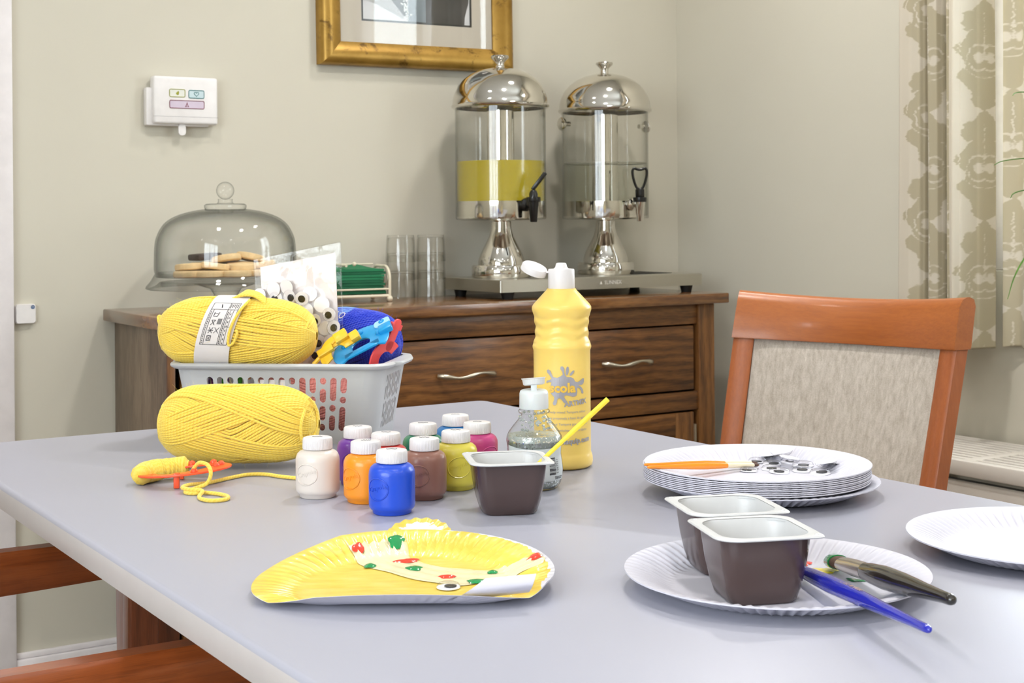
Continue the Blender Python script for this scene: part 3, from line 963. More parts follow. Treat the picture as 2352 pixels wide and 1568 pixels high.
def cloth_panel(parent, length, knots, z0, z1, NU, NV, mat, u_off, v_off, ys0, sway=.006, ysc=1.0):
    def foldx(d):
        for (a, x0), (b, x1) in zip(knots, knots[1:]):
            if a <= d <= b:
                t = (d - a) / (b - a); t = t * t * (3 - 2 * t)
                return x0 + (x1 - x0) * t
        return knots[-1][1]
    arc = [0.0]
    for i in range(1, NU + 1):
        d0, d1 = length * (i - 1) / NU, length * i / NU
        arc.append(arc[-1] + math.hypot(d1 - d0, foldx(d1) - foldx(d0)))
    cv, cf, mot = [], [], []
    for j in range(NV + 1):
        z = z0 + (z1 - z0) * j / NV
        for i in range(NU + 1):
            d = length * i / NU
            amp = 1.0 + .08 * math.sin(z * 3 + d * 20)
            cv.append((-foldx(d) * amp, ys0 - d * ysc + sway * math.sin(z * 2.2 + 1.0) * (1 - d), z + (.005 * math.sin(d * 60) if j == 0 else 0)))
            mot.append(motif(arc[i] + u_off, z + v_off) if z < 1.62 else .35)
    for j in range(NV):
        for i in range(NU):
            a = j * (NU + 1) + i
            cf.append((a, a + 1, a + NU + 2, a + NU + 1))
    me = bpy.data.meshes.new('cloth'); me.from_pydata(cv, [], cf)
    me.polygons.foreach_set('use_smooth', [True] * len(me.polygons))
    at = me.attributes.new('motif', 'FLOAT', 'POINT'); at.data.foreach_set('value', mot)
    me.materials.append(mat)
    o = bpy.data.objects.new('cloth', me); COL.objects.link(o); o.parent = parent
    so = o.modifiers.new('thickness', 'SOLIDIFY'); so.thickness = .0012; so.offset = 0
    MB().tube([(.0, ys0 - length * i / 40, z1 - .006) for i in range(41)], .016, 8).build('heading_tape', mat, parent)


ct = thing('curtain', 'patterned cream and olive damask curtain hanging beside the window', 'curtain', (2.485, 2.0, 0))
cloth_panel(ct, .248, [(0.0, .018), (.015, .030), (.045, .032), (.070, .022), (.078, .012), (.0805, -.050), (.0845, -.052), (.088, .004), (.096, .010), (.0985, -.020), (.1015, -.045), (.1045, -.030), (.108, .030), (.122, .042),
                       (.142, .036), (.1485, .022), (.1500, -.085), (.1530, -.086), (.1545, .012), (.166, .026), (.182, .014), (.1870, -.004), (.1885, -.030), (.1915, -.018), (.196, .030), (.210, .060), (.224, .066), (.232, .050), (.240, .005), (.248, -.040)],
            .735, 2.28, 310, 420, M['curtain'], .02, .03, .248, ysc=.87)
ct2 = thing('curtain', 'inner edge of damask curtain in the window light at the far right', 'curtain', (2.556, 2.036, 0))
cloth_panel(ct2, .125, [(0.0, .0), (.03, -.012), (.06, .010), (.09, -.010), (.125, .012)], .738, 2.28, 110, 420, M['curtain_inner'], .11, .10, 0.0, ysc=1.15)
tag(MB().tube([(2.49, -.1, 2.31), (2.49, 2.42, 2.31)], .014, 16).build('curtain_pole', M['oak_y'], None), 'dark wooden curtain pole above the window', 'curtain pole')

# ================================================================== spider plant on the sill
pl = thing('spider_plant', 'potted spider plant with arching green leaves on the window sill', 'plant', (2.600, 1.60, .93))
MB().lathe([(0, 0), (.042, 0), (.055, .08), (.06, .08), (.06, .10), (.052, .10), (.05, .085), (0, .085)], 32).build('pot', M['terracotta'], pl)
MB().lathe([(0, .088), (.05, .086)], 24).build('soil', M['soil'], pl)


def leaf(pts, wmax):
    P = spline(pts, 8); n = len(P); mbl = MB(); ring_ = []
    for i, p in enumerate(P):
        a = P[max(0, i - 1)]; b = P[min(n - 1, i + 1)]
        t = (b - a).normalized(); side = t.cross(Vector((0, 0, 1)))
        side = side.normalized() if side.length > 1e-4 else Vector((0, 1, 0))
        up_ = side.cross(t)
        w_ = wmax * (1 - (i / (n - 1)) ** 2.2) ** .8 * (.55 + .45 * min(1, i / 6)) + .0004
        ring_.append([p + side * w_ + up_ * w_ * .35, p + up_ * .0006, p - side * w_ + up_ * w_ * .35, p - up_ * .0006])
    return mbl.loft(ring_)


# leaves seen against the curtain: (root lift, mid, tip) in pot-local metres
tips = [((-.07, .05, .27), (-.18, .11, .315), (-.291, .168, .324), (-.310, .180, .318)),
        ((-.06, .05, .19), (-.16, .10, .205), (-.307, .179, .197), (-.340, .199, .187)),
        ((-.06, .04, .15), (-.16, .10, .155), (-.293, .169, .138), (-.315, .183, .124)),
        ((-.08, .05, .20), (-.19, .12, .135), (-.293, .170, .006), (-.320, .187, -.067))]
for k in range(40):
    a = random.uniform(0, 2 * PI); l = random.uniform(.16, .30); h = random.uniform(.12, .28)
    dx, dy = math.cos(a), math.sin(a)
    if dx > .1: dx *= .25
    if dx < -.2 and dy > .1: continue
    tips.append(((dx * l * .35, dy * l * .35, h), (dx * l * .75, dy * l * .75, h * 1.02), (dx * l * 1.05, dy * l * 1.05, h * .72), (dx * l * 1.2, dy * l * 1.2, h * .25)))
for iq, q in enumerate(tips):
    if iq < 4: q = [(a_ - .025, b_, c_) for a_, b_, c_ in q]
    leaf([(0, 0, .085)] + list(q), .0065).build('leaf', M['leaf'], pl, 60)

# ================================================================== things on the back wall
pf = thing('picture_frame', 'gold framed black and white photograph on the back wall', 'picture', (1.752, WB, 1.402), 0)
pf.rotation_euler = (0, R(-.6), 0)
FW, FH, FB = .552, .66, .058
o_, i_ = (FW / 2, FH), (FW / 2 - FB, FH - FB)


def side(p0, p1, q0, q1):
    # mitred moulding: outer edge p0-p1, inner edge q0-q1 (x,z), profile rising to a rounded crown
    rings = []
    for (po_, qi) in ((p0, q0), (p1, q1)):
        sec_ = []
        for f, y in ((0, 0), (0, -.020), (.06, -.027), (.2, -.033), (.4, -.034), (.65, -.029), (.88, -.021), (1, -.016), (1, -.004)):
            sec_.append((po_[0] + (qi[0] - po_[0]) * f, y, po_[1] + (qi[1] - po_[1]) * f))
        rings.append(sec_)
    return MB().loft(rings)


O = [(-FW / 2, 0), (FW / 2, 0), (FW / 2, FH), (-FW / 2, FH)]
I = [(-FW / 2 + FB, FB), (FW / 2 - FB, FB), (FW / 2 - FB, FH - FB), (-FW / 2 + FB, FH - FB)]
for k in range(4):
    side(O[k], O[(k + 1) % 4], I[k], I[(k + 1) % 4]).build('frame_side', M['gold'], pf, 40)
MB().box2((-FW / 2 + .01, -.006, .01), (FW / 2 - .01, -.001, FH - .01)).build('backing', M['card'], pf)
w1, z1 = FW / 2 - FB + .004, FB - .004
mx0, mz0 = .158, .112
mt = MB()
mt.box2((-w1, -.0105, z1), (w1, -.0085, mz0)).box2((-w1, -.0105, FH - mz0), (w1, -.0085, FH - z1))
mt.box2((-w1, -.0105, mz0), (-mx0, -.0085, FH - mz0)).box2((mx0, -.0105, mz0), (w1, -.0085, FH - mz0))
mo = mt.build('mount', M['mount'], pf)
b = .005
mt = MB()
mt.box2((-mx0, -.0098, mz0), (mx0, -.0088, mz0 + b)).box2((-mx0, -.0098, FH - mz0 - b), (mx0, -.0088, FH - mz0))
mt.box2((-mx0, -.0098, mz0), (-mx0 + b, -.0088, FH - mz0)).box2((mx0 - b, -.0098, mz0), (mx0, -.0088, FH - mz0))
mt.build('dark_line', M['print_black'], mo)
ph = MB().box2((-mx0, -.0078, mz0), (mx0, -.0070, FH - mz0)).build('photo_print', plain('photo_light_tone', (214, 210, 212), .6, var=.05, scale=20), pf)
gm = lambda dx, dz: (lambda x, y, z: Vector((x + dx, -.0083 + z, y + dz)))
t_arm = plain('photo_arm_tone', (168, 165, 164), .6, var=.1)
t_drk = plain('photo_dark_tone', (62, 58, 56), .6, var=.35, scale=18)
t_refl = plain('photo_glass_reflection_tone', (122, 130, 136), .6, var=.15, scale=14)
base = mz0 + b
arm = [(-.154, .045), (-.136, .0466), (-.114, .0534), (-.103, .0575), (-.0787, .0575), (-.0376, .0123), (-.0417, .0055), (-.065, .0164), (-.114, .0384), (-.1335, .0438)]
decal('photo_shape', [[(p[0], p[1] + base) for p in arm]], lambda x, y, z: Vector((x, -.0082, y)), t_arm, ph)
decal('photo_shape', [[(-.0787, .0575 + base), (-.0376, .0123 + base), (-.026, .02 + base), (-.030, .0575 + base), (-.024, .28 + base), (-.09, .28 + base)]], lambda x, y, z: Vector((x, -.0084, y)), t_drk, ph)
decal('photo_shape', [[(-.0266, base), (.024, base), (.024, .28 + base), (-.024, .28 + base)]], lambda x, y, z: Vector((x, -.0085, y)), t_refl, ph)  # grey-blue reflection in the glass painted over the print
decal('photo_shape', [[(.024, base), (.137, base), (.1385, .02 + base), (.1500, .0575 + base), (.1515, .10 + base), (.1515, .28 + base), (.024, .28 + base)]], lambda x, y, z: Vector((x, -.0086, y)), t_drk, ph)
bl = MB()
for k in range(46):
    t = random.random()
    bl.sphere((-.046 + .022 * t + random.gauss(0, .0045), -.0086, base + .070 - .062 * t + random.gauss(0, .003)), random.uniform(.0015, .003), 6, 4)
bl.build('photo_beads', plain('photo_bead_tone', (226, 226, 222), .5), ph, kind='stuff')
MB().box2((-w1, -.0145, z1), (w1, -.0135, FH - z1)).build('glazing', M['pane'], pf)

cp = thing('call_panel', 'white call panel with three outlined buttons on the back wall', 'wall panel', (1.1355, WB, 1.243), 0)
MB().box2((-.075, -.034, .0), (.077, -.006, .108)).build('case', M['white_plastic'], cp, 30, .006, 3)
MB().box2((-.088, -.022, -.004), (.060, 0, .082)).build('bracket', M['white_plastic'], cp, 30, .004)
MB().loft([[(p[0] - .006, y, p[1] - .012) for p in rrect(.0085, .013, .0075, 5)] for y in (-.026, -.022)]).build('pull_tab', M['white_plastic'], cp, 40)
MB().box2((-.0752, -.0342, .0165), (.0772, -.033, .0170)).build('seam', M['print_grey'], cp)
for nm, x0, z0, x1, z1_, cl, fill in (('leaf_button', -.038, .0615, -.002, .0785, 'leafgreen', 'pale_green'), ('heart_button', .007, .0600, .043, .0775, 'teal', 'pale_teal'),
                                 ('person_button', -.038, .036, .043, .0535, 'maroon', 'pale_lilac')):
    cxb, czb, hx, hz = (x0 + x1) / 2, (z0 + z1_) / 2, (x1 - x0) / 2, (z1_ - z0) / 2
    bt = MB().loft([[(cxb + p[0], y, czb + p[1]) for p in rrect(hx, hz, .003, 4)] for y in (-.0340, -.0346)]).build(nm, M[fill], cp, 40)
    MB().tube([(cxb + p[0], -.0347, czb + p[1]) for p in rrect(hx, hz, .003, 4)], .0008, 6, closed=True).build('outline', M[cl], bt)
    mp = lambda x, y, z, cxb=cxb, czb=czb: Vector((cxb + x, -.0349, czb + y))
    if nm == 'leaf_button':
        decal('icon', [[(-.0035, 0), (.001, .004), (.0035, .0048), (.004, 0), (.003, -.004), (-.001, -.0045), (-.0028, -.002)]], mp, M[cl], bt)
    elif nm == 'heart_button':
        hp = []
        for k in range(40):
            a = 2 * PI * k / 40
            hp.append((cxb + .00034 * 16 * math.sin(a) ** 3, -.0349, czb + .0006 + .00034 * (13 * math.cos(a) - 5 * math.cos(2 * a) - 2 * math.cos(3 * a) - math.cos(4 * a))))
        MB().tube(hp, .0006, 5, closed=True).build('icon', M[cl], bt)
    else:
        decal('icon', [[(-.0012, .002), (0, .0065), (.0012, .002), (0, .0005)], linepoly(-.0005, .001, -.0042, -.006, .0014), linepoly(.0005, .001, .0042, -.006, .0014),
                       linepoly(-.003, -.0035, -.0002, -.0055, .001), linepoly(.003, -.0035, .0002, -.0055, .001)], mp, M[cl], bt)

se = thing('wall_sensor', 'small square white sensor beside the white door frame', 'sensor', (.783, WB, .826), 0)
MB().loft([[(p[0] * k, y, p[1] * k) for p in rrect(.0215, .021, .006, 5)] for y, k in ((0, 1), (-.010, 1), (-.013, .94))]).build('case', M['white_plastic'], se, 40)
bd = MB().lathe([(0, 0), (.0042, 0), (.0042, .0004), (0, .0004)], 20, Matrix.Translation((.0145, -.0131, .0145)) @ Matrix.Rotation(R(90), 4, 'X')).build('badge', M['badge_blue'], se)
decal('badge_letters', None, lambda x, y, z: Vector((.0145 + x, -.0137, .0145 + y)), M['paper'], bd, texts=[('TF', 0, 0, .005)])
# ================================================================== on the sideboard
# cake stand and glass dome
cs = thing('cake_stand', 'footed clear glass cake stand on the left of the sideboard', 'cake stand', (1.165, 2.985, SZ))
MB().lathe([(0, .002), (.062, 0), (.064, .003), (.050, .012), (.030, .022), (.026, .032), (.034, .045), (.07, .056), (.0, .056)], 48).build('foot', M['glass'], cs, 50)
MB().lathe([(0, .060), (.10, .060), (.140, .062), (.150, .054), (.168, .046), (.171, .048), (.170, .052), (.160, .064), (.152, .078), (.150, .082), (.146, .082), (.146, .072), (.10, .070), (0, .070)], 64).build('plate', M['glass'], cs, 50)
gd = thing('glass_dome', 'clear glass dome with ball knob covering the shortbread', 'cake dome', (1.165, 2.985, SZ + .0725))
pr_o = [(.1445, .0), (.149, .0), (.150, .006), (.1525, .012), (.153, .03), (.1515, .066), (.147, .088), (.134, .112), (.114, .128), (.085, .139), (.055, .145), (.043, .146)]
pr_i = [(.040, .142), (.055, .141), (.084, .135), (.112, .124), (.131, .109), (.1435, .086), (.148, .065), (.1495, .03), (.149, .012), (.1445, .0)]
MB().lathe([(p_.x, p_.y) for p_ in spline([(a_, b_, 0) for a_, b_ in pr_o], 5)] + [(p_.x, p_.y) for p_ in spline([(a_, b_, 0) for a_, b_ in pr_i], 5)], 96).build('bell', M['glass'], gd, 50)
MB().lathe([(0, .1425), (.040, .142), (.044, .146), (.0455, .150), (.0455, .155), (.041, .158), (.019, .1585), (.016, .161), (.0155, .166), (.017, .168), (.0, .168)], 48).build('collar', M['glass'], gd, 50)
MB().sphere((0, 0, .1865), .0195, 32, 20).build('knob', M['glass'], gd)
# shortbread
ckm = MB().lathe([(0, 0), (.029, 0), (.0315, .002), (.032, .007), (.0312, .0120), (.028, .0140), (0, .0145)], 28)
zc = SZ + .0735
cook = [(1.062, 2.935, 0, 0), (1.100, 2.905, 0, 0), (1.150, 2.885, 0, 0), (1.205, 2.90, 0, 0), (1.235, 2.945, 0, 0), (1.115, 2.97, 0, 0), (1.18, 2.955, 0, 0),
        (1.072, 2.952, .0145, 4), (1.118, 2.925, .0155, -7), (1.172, 2.915, .0150, 5), (1.225, 2.93, .0155, -9), (1.20, 2.975, .0150, 5),
        (1.150, 2.940, .0310, 10), (1.205, 2.945, .0330, -12), (1.12, 2.99, .0150, 0)]
pos_words = ['far left of the bottom row', 'front left of the bottom row', 'front middle of the bottom row', 'front right of the bottom row', 'far right of the bottom row',
             'back left of the bottom row', 'back middle of the bottom row', 'left end of the second layer', 'left of the second layer', 'middle of the second layer',
             'right end of the second layer', 'back right of the second layer', 'left of the two on top', 'right of the two on top', 'back left of the second layer']
c0 = None
for k, (x, y, dz, tl) in enumerate(cook):
    lab = 'round golden shortbread under the glass dome, ' + pos_words[k]
    if c0 is None:
        c0 = ckm.build('shortbread', M['shortbread'], None, 40); c = c0
    else:
        c = c0.copy(); COL.objects.link(c)
    tag(c, lab, 'biscuit', 'shortbread biscuits under the glass dome')
    c.location = (x, y, zc + dz); c.rotation_euler = (R(tl), R(tl * .6), k * 1.3)
ch_ = MB().box((0, 0, .007), (.062, .045, .014)).build('chocolate_biscuit', M['chocolate'], None, 40, .004)
tag(ch_, 'dark chocolate biscuit behind the shortbread under the glass dome', 'biscuit')
ch_.location = (1.135, 3.03, zc + .034); ch_.rotation_euler = (0, R(-3), R(12))
for k, z in enumerate((0.0, .0145)):
    c = c0.copy(); COL.objects.link(c); c.location = (1.135, 3.035, zc + z); c.rotation_euler = (0, 0, k)
    tag(c, 'round golden shortbread under the dark chocolate biscuit, ' + ('lower' if k == 0 else 'upper') + ' one', 'biscuit', 'shortbread biscuits under the glass dome')

# tumblers, upside down in two stacks of three
tm = MB().lathe([(.0345, 0), (.0365, 0), (.0368, .004), (.0345, .052), (.0335, .062), (.0325, .066), (0, .066), (0, .060), (.0305, .060), (.0318, .054), (.0345, 0)], 40)
t0 = None
for side_, x in (('left', 1.667), ('right', 1.752)):
    for k, lv in enumerate(('bottom', 'middle', 'top')):
        if t0 is None:
            t0 = tm.build('tumbler', M['tumbler'], None, 45); o = t0
        else:
            o = t0.copy(); COL.objects.link(o)
        o.location = (x, 3.115, SZ + .001 + k * .044); o.rotation_euler = (0, 0, k)
        tag(o, 'upturned clear plastic tumbler, %s of the %s stack of three' % (lv, side_), 'tumbler', 'tumblers stacked on the sideboard')

# napkin holder
nh = thing('napkin_holder', 'cream wire napkin holder on the sideboard beside the tumblers', 'napkin holder', (1.500, 3.075, SZ), R(-6))
wr = .0036
hx, hy = .088, .055
MB().tube([(-hx, -hy, .014), (hx, -hy, .014), (hx, hy, .014), (-hx, hy, .014)], wr, 8, closed=True).build('base_wire', M['cream_wire'], nh)
for sx in (-1, 1):
    for sy in (-1, 1):
        MB().sphere((sx * hx, sy * hy, .0075), .0072, 14, 10).build('ball_foot', M['cream_wire'], nh)
    arch = [(sx * hx, -hy, .014), (sx * hx, -hy, .055)]
    for k in range(9):
        a = PI - PI * k / 8 * .5
        arch.append((sx * hx, -hy + .03 + .03 * math.cos(a), .055 + .028 * math.sin(a)))
    arch += [(sx * hx, hy - .03 + .03 * math.sin(PI / 16 * k), .055 + .028 * math.cos(PI / 16 * k)) for k in range(9)]
    arch += [(sx * hx, hy, .014)]
    MB().tube(arch, wr, 8).build('end_arch', M['cream_wire'], nh)
    lw = MB()
    for k in range(5):
        y = -.035 + .0175 * k
        lw.tube(spline([(sx * hx, y, .016), (sx * hx, y + .008, .035), (sx * hx, y - .006, .055), (sx * hx, y + .004, .078)], 5), .0016, 6)
    lw.build('scroll_wire', M['cream_wire'], nh)
    MB().box((sx * (hx + .0005), .012, .045), (.002, .014, .022)).build('leaf_ornament', M['cream_wire'], nh, 40, .0008)
for sy in (-1, 1):
    MB().tube([(-hx, sy * hy, .086), (hx, sy * hy, .086)] if sy > 0 else [(-hx, -hy, .030), (hx, -hy, .030)], .0022, 8).build('side_wire', M['cream_wire'], nh)
MB().tube([(-.02, -hy - .001, .086 - .0), (-.02, hy, .088)], .003, 8).build('holding_bar', M['cream_wire'], nh)
MB().sphere((.0, -hy, .090), .005, 12, 8).build('bar_knob', M['cream_wire'], nh)
for k in range(9):
    z0 = .019 + k * .0066
    ph = random.uniform(0, 6)
    hxx, hyy = (.080 - .002 * (k % 3)), .049
    mbn = MB()

    def nf(u, v, top, z0=z0, ph=ph, k=k, hxx=hxx, hyy=hyy):
        x = -hxx + 2 * hxx * u; y = -hyy + 2 * hyy * v
        return (x, y, z0 + (.0058 if top else 0) + .0022 * math.sin(u * 5 + ph) * v + (.010 * math.sin(u * 6) ** 2 * v if k == 8 else 0))
    mbn.grid(lambda u, v: nf(u, v, True), 14, 6).grid(lambda u, v: nf(1 - u, v, False), 14, 6)
    mbn.grid(lambda u, v: nf(u, 0, v > .5), 14, 1).grid(lambda u, v: nf(1 - u, 1, v > .5), 14, 1)
    mbn.grid(lambda u, v: nf(0, 1 - u, v > .5), 6, 1).grid(lambda u, v: nf(1, u, v > .5), 6, 1)
    o = mbn.build('paper_napkin', M['napkin'] if k in (5, 6, 8) else M['napkin_dark'], None, 50)
    o.location = (1.500 + random.uniform(-.004, .004), 3.075, SZ); o.rotation_euler = (0, 0, R(-6 + random.uniform(-2.5, 2.5)))
    tag(o, 'folded green paper napkin in the wire holder, %s of the pile' % ('bottom', 'second', 'third', 'fourth', 'fifth', 'sixth', 'seventh', 'eighth from the bottom', 'top')[k] if k in (0, 7, 8)
        else 'folded green paper napkin in the wire holder, %s from the bottom of the pile' % ('second', 'third', 'fourth', 'fifth', 'sixth', 'seventh')[k - 1], 'napkin', 'green napkins in the wire holder')

# dispenser stand
ds = thing('dispenser_stand', 'low brushed steel stand under the two drink dispensers', 'stand', (2.115, 3.01, SZ))
dx, dy = .310, .135
MB().loft([[(p[0], p[1], z) for p in rrect(dx - o_, dy - o_, .006, 3)] for z, o_ in ((.018, 0), (.046, 0), (.048, .002))]).build('tray', M['brushed'], ds, 30)
MB().box2((.13, -.07, .0475), (.26, .07, .0492)).build('drip_tray', M['black_rubber'], ds, 30)
for sx in (-1, 1):
    for sy in (-1, 1):
        MB().lathe([(0, 0), (.013, 0), (.017, .018), (0, .018)], 20, Matrix.Translation((sx * (dx - .035), sy * (dy - .025), 0))).build('foot', M['black_rubber'], ds, 50)
fr = decal('maker_name', [[(-.0665, -.0035), (-.0575, -.0035), (-.062, .0045)]], lambda x, y, z: Vector((x + .045, -dy - .0008, y + .033)), plain('etched_silver', (226, 222, 212), .4), ds,
           texts=[('SUNNEX', -.025, .0, .0135, 0, .0002)])


def dispenser(loc, label, juice, chrome_tap, knobs):
    d = thing('drink_dispenser', label, 'drink dispenser', loc)
    MB().lathe([(0, 0), (.072, 0), (.0735, .003), (.0735, .028), (.071, .031), (.058, .032), (.0575, .042), (.053, .056), (.042, .078), (.031, .100), (.0255, .120), (.0245, .138), (.030, .141), (0, .141)], 56).build('pedestal', M['steel'], d, 40)
    MB().lathe([(0, .140), (.100, .141), (.1075, .145), (.1085, .150), (.1085, .188), (.106, .188), (.106, .146), (0, .146)], 64).build('base_band', M['steel'], d, 40)
    MB().lathe([(.1090, .143), (.112, .145), (.112, .424), (.1092, .424), (.1088, .150)], 72).build('container', M['acrylic'], d, 45)
    MB().lathe([(.034, .147), (.034, .424)], 40).build('ice_tube', M['steel'], d)
    lid = MB().lathe([(.108, .417), (.117, .417), (.121, .420), (.1215, .424), (.1185, .427), (.1175, .440), (.1135, .455), (.105, .472), (.092, .488), (.074, .501), (.052, .511), (.026, .517), (.008, .518), (0, .518)], 72).build('lid', M['steel'], d, 50)
    MB().lathe([(0, .516), (.013, .517), (.0105, .523), (.0105, .530), (.013, .534), (.021, .541), (.0225, .545), (.021, .548), (0, .549)], 32).build('lid_knob', M['steel'], lid, 40)
    lvl = .286
    if juice:
        MB().lathe([(0, .188), (.1083, .188), (.1083, lvl), (0, lvl)], 64).build('squash', M['juice'], d, 40)
    else:
        MB().lathe([(.1080, .150), (.1083, .189), (.1083, lvl), (.036, lvl)], 64).build('water', M['water'], d, 40)
        MB().lathe([(.1075, lvl - .0012), (.1087, lvl - .0012), (.1087, lvl + .0006), (.1075, lvl + .0006)], 64).build('water_line', plain('water_meniscus', (146, 142, 128), .2), d)
    tapm = M['steel'] if chrome_tap else M['black']
    tap = MB().lathe([(0, 0), (.0155, 0), (.0165, .003), (.015, .008), (.008, .012), (.0065, .034), (0, .034)], 24, Matrix.Translation((0, -.110, .178)) @ Matrix.Rotation(R(90), 4, 'X')).build('tap', tapm, d, 40)
    MB().lathe([(0, .136), (.0075, .136), (.0085, .138), (.0125, .182), (.013, .186), (0, .186)], 28, Matrix.Translation((0, -.146, 0))).build('spout', tapm, tap, 40)
    MB().lathe([(0, .184), (.0165, .184), (.0172, .187), (.0172, .195), (.0160, .196), (0, .196)], 28, Matrix.Translation((0, -.146, 0))).build('tap_collar', M['black'], tap, 40)
    if chrome_tap:
        MB().box((0, -.146, .206), (.020, .015, .022)).build('lever_neck', M['black'], tap, 40, .003)
        loop = [(0, .216), (-.009, .222), (-.017, .245), (-.0185, .262), (-.014, .268), (-.006, .266), (0, .2655), (.006, .266), (.014, .268), (.0185, .262), (.017, .245), (.009, .222)]
        lp = [(x * math.cos(R(32)) , -.146 - x * math.sin(R(32)) * .9, z) for x, z in loop]
        MB().tube(spline(lp, 5, True), .0034, 10, closed=True).build('lever_loop', M['black'], tap)
    else:
        MB().lathe([(0, .194), (.0105, .195), (.0105, .204), (.007, .212), (0, .214)], 24, Matrix.Translation((0, -.146, 0))).build('lever_neck', M['black'], tap, 40)
        a = Matrix.Translation((.012, -.160, .232)) @ Matrix.Rotation(R(-33), 4, 'Z') @ Matrix.Rotation(R(38), 4, 'Y')
        MB().box((0, 0, 0), (.010, .015, .052), a.to_3x3()).build('lever', M['black'], tap, 40, .002).location = (.012, -.152, .2335)
    if knobs:
        for sx in (-1, 1):
            MB().lathe([(0, 0), (.006, 0), (.006, .018), (.015, .020), (.0165, .023), (.0165, .027), (.014, .029), (0, .029)], 24,
                       Matrix.Translation((sx * .111, 0, .385)) @ Matrix.Rotation(R(90 * sx), 4, 'Y')).build('side_knob', M['steel'], d, 40)
    return d


dispenser((1.893, 3.01, SZ + .0485), 'steel drink dispenser half full of yellow squash with a black tap', True, False, False)
dispenser((2.213, 3.01, SZ + .0485), 'steel drink dispenser of clear water with side knobs and loop tap', False, True, True)
# ================================================================== on the table
VR = -YAW            # objects turned square to the viewer: local x to the right, local -y to the viewer


def yarn_ball(name, label, loc, rot, half, rad, ymat, cmat, n1=76, chevron=1.25, bands=(), seed=1, sr=.0017, fuzz=420, band_gap=None):
    rnd = random.Random(seed)
    t = thing(name, label, 'yarn', loc)
    t.rotation_euler = rot

    def surf(u, a, off=0.0):
        r_ = (rad + off) * max(0.0, 1 - abs(u) ** 4.0) ** (1 / 2.3)
        return Vector((half * u + .0 * off, -r_ * math.cos(a), r_ * math.sin(a)))
    MB().grid(lambda u, v: surf(math.sin(PI * (v - .5)), 2 * PI * u, -.0016), 40, 36, True).build('core', cmat, t, 60)
    mbs = MB()
    us = [math.sin(x) * .998 for x in frange(-PI / 2, PI / 2, 34)]
    for k in range(n1):
        a0 = 2 * PI * k / n1
        ph = rnd.uniform(0, 6); j = rnd.uniform(-.012, .012)
        mbs.tube([surf(u, a0 + chevron * math.sqrt(u * u + .0025) + j + .012 * math.sin(u * 5 + ph), rnd.uniform(-.0002, .0003)) for u in us], sr, 6, caps=False)
    mbs.build('wound_strands', ymat, t, 80, kind='stuff')
    for (a0, slope, cnt, off, bow) in bands:
        mbb = MB()
        for k in range(cnt):
            aa = a0 + k * (2.0 * sr / rad)
            ph = rnd.uniform(0, 6)
            mbb.tube([surf(u, aa + slope * u + bow * u * u + .010 * math.sin(u * 4 + ph), off + rnd.uniform(0, .0004)) for u in us], sr, 6, caps=False)
        mbb.build('crossing_strands', ymat, t, 80, kind='stuff')
    # loose strands gathered round the ends
    mbe = MB()
    for sgn in (-1, 1):
        for k in range(7):
            a0 = rnd.uniform(0, 2 * PI); sp = rnd.uniform(.8, 2.0)
            u0 = sgn * rnd.uniform(.90, .95)
            mbe.tube([surf(u0 + sgn * .028 * math.sin(s * PI), a0 + sp * s, .0022 + .002 * math.sin(s * PI)) for s in frange(0, 1, 12)], sr, 6)
    mbe.build('end_strands', ymat, t, 80, kind='stuff')
    if fuzz:
        mbf = MB()
        for k in range(fuzz):
            u = rnd.uniform(-.97, .97); a = rnd.uniform(0, 2 * PI)
            p = surf(u, a, .001); n_ = (p - Vector((half * u * .8, 0, 0))).normalized()
            d = Vector((rnd.gauss(0, 1), rnd.gauss(0, 1), rnd.gauss(0, 1))) * .004
            mbf.tube([p, p + n_ * .0022 + d * .4, p + n_ * .004 + d], [.00010, .00009, .00005], 3, caps=False)
        mbf.build('fuzz', ymat, t, 0, kind='stuff')
    return t, surf


# ---- front yarn ball
yb1, _ = yarn_ball('yarn_ball', 'plain yellow ball of yarn lying on the table before the basket', (.6235, 1.5605, TZ + .0478), (R(-8), 0, VR + R(-3)), .0915, .0425, M['yarn_yellow'], M['yarn_core'],
                   bands=((-.05, .75, 12, .0016, 0.0), (.35, -.8, 9, .0030, 0.0), (1.4, .5, 10, .0020, .2), (-.9, -.55, 8, .0012, .1)), seed=3)
MB().tube(spline([(.082, -.030, .016), (.080, -.040, .0), (.081, -.034, -.018), (.090, -.014, -.012), (.092, -.010, .014), (.084, -.022, .030)], 6), .0018, 8).build('loose_end', M['yarn_yellow'], yb1)

# ---- basket
BK = R(-40.6)
bk = thing('plastic_basket', 'pale grey slotted plastic basket full of craft things', 'basket', (.7715, 1.739, TZ), BK)
AT, BT, AB, BB, BH = .1365, .0775, .1205, .0620, .100


def stadium(cx, z0, z1, w_, n=8):
    r_ = w_ / 2; out = []
    for k in range(n + 1):
        a = PI * k / n; out.append((cx + r_ * math.cos(a), z1 - r_ + r_ * math.sin(a)))
    for k in range(n + 1):
        a = PI + PI * k / n; out.append((cx + r_ * math.cos(a), z0 + r_ + r_ * math.sin(a)))
    return out


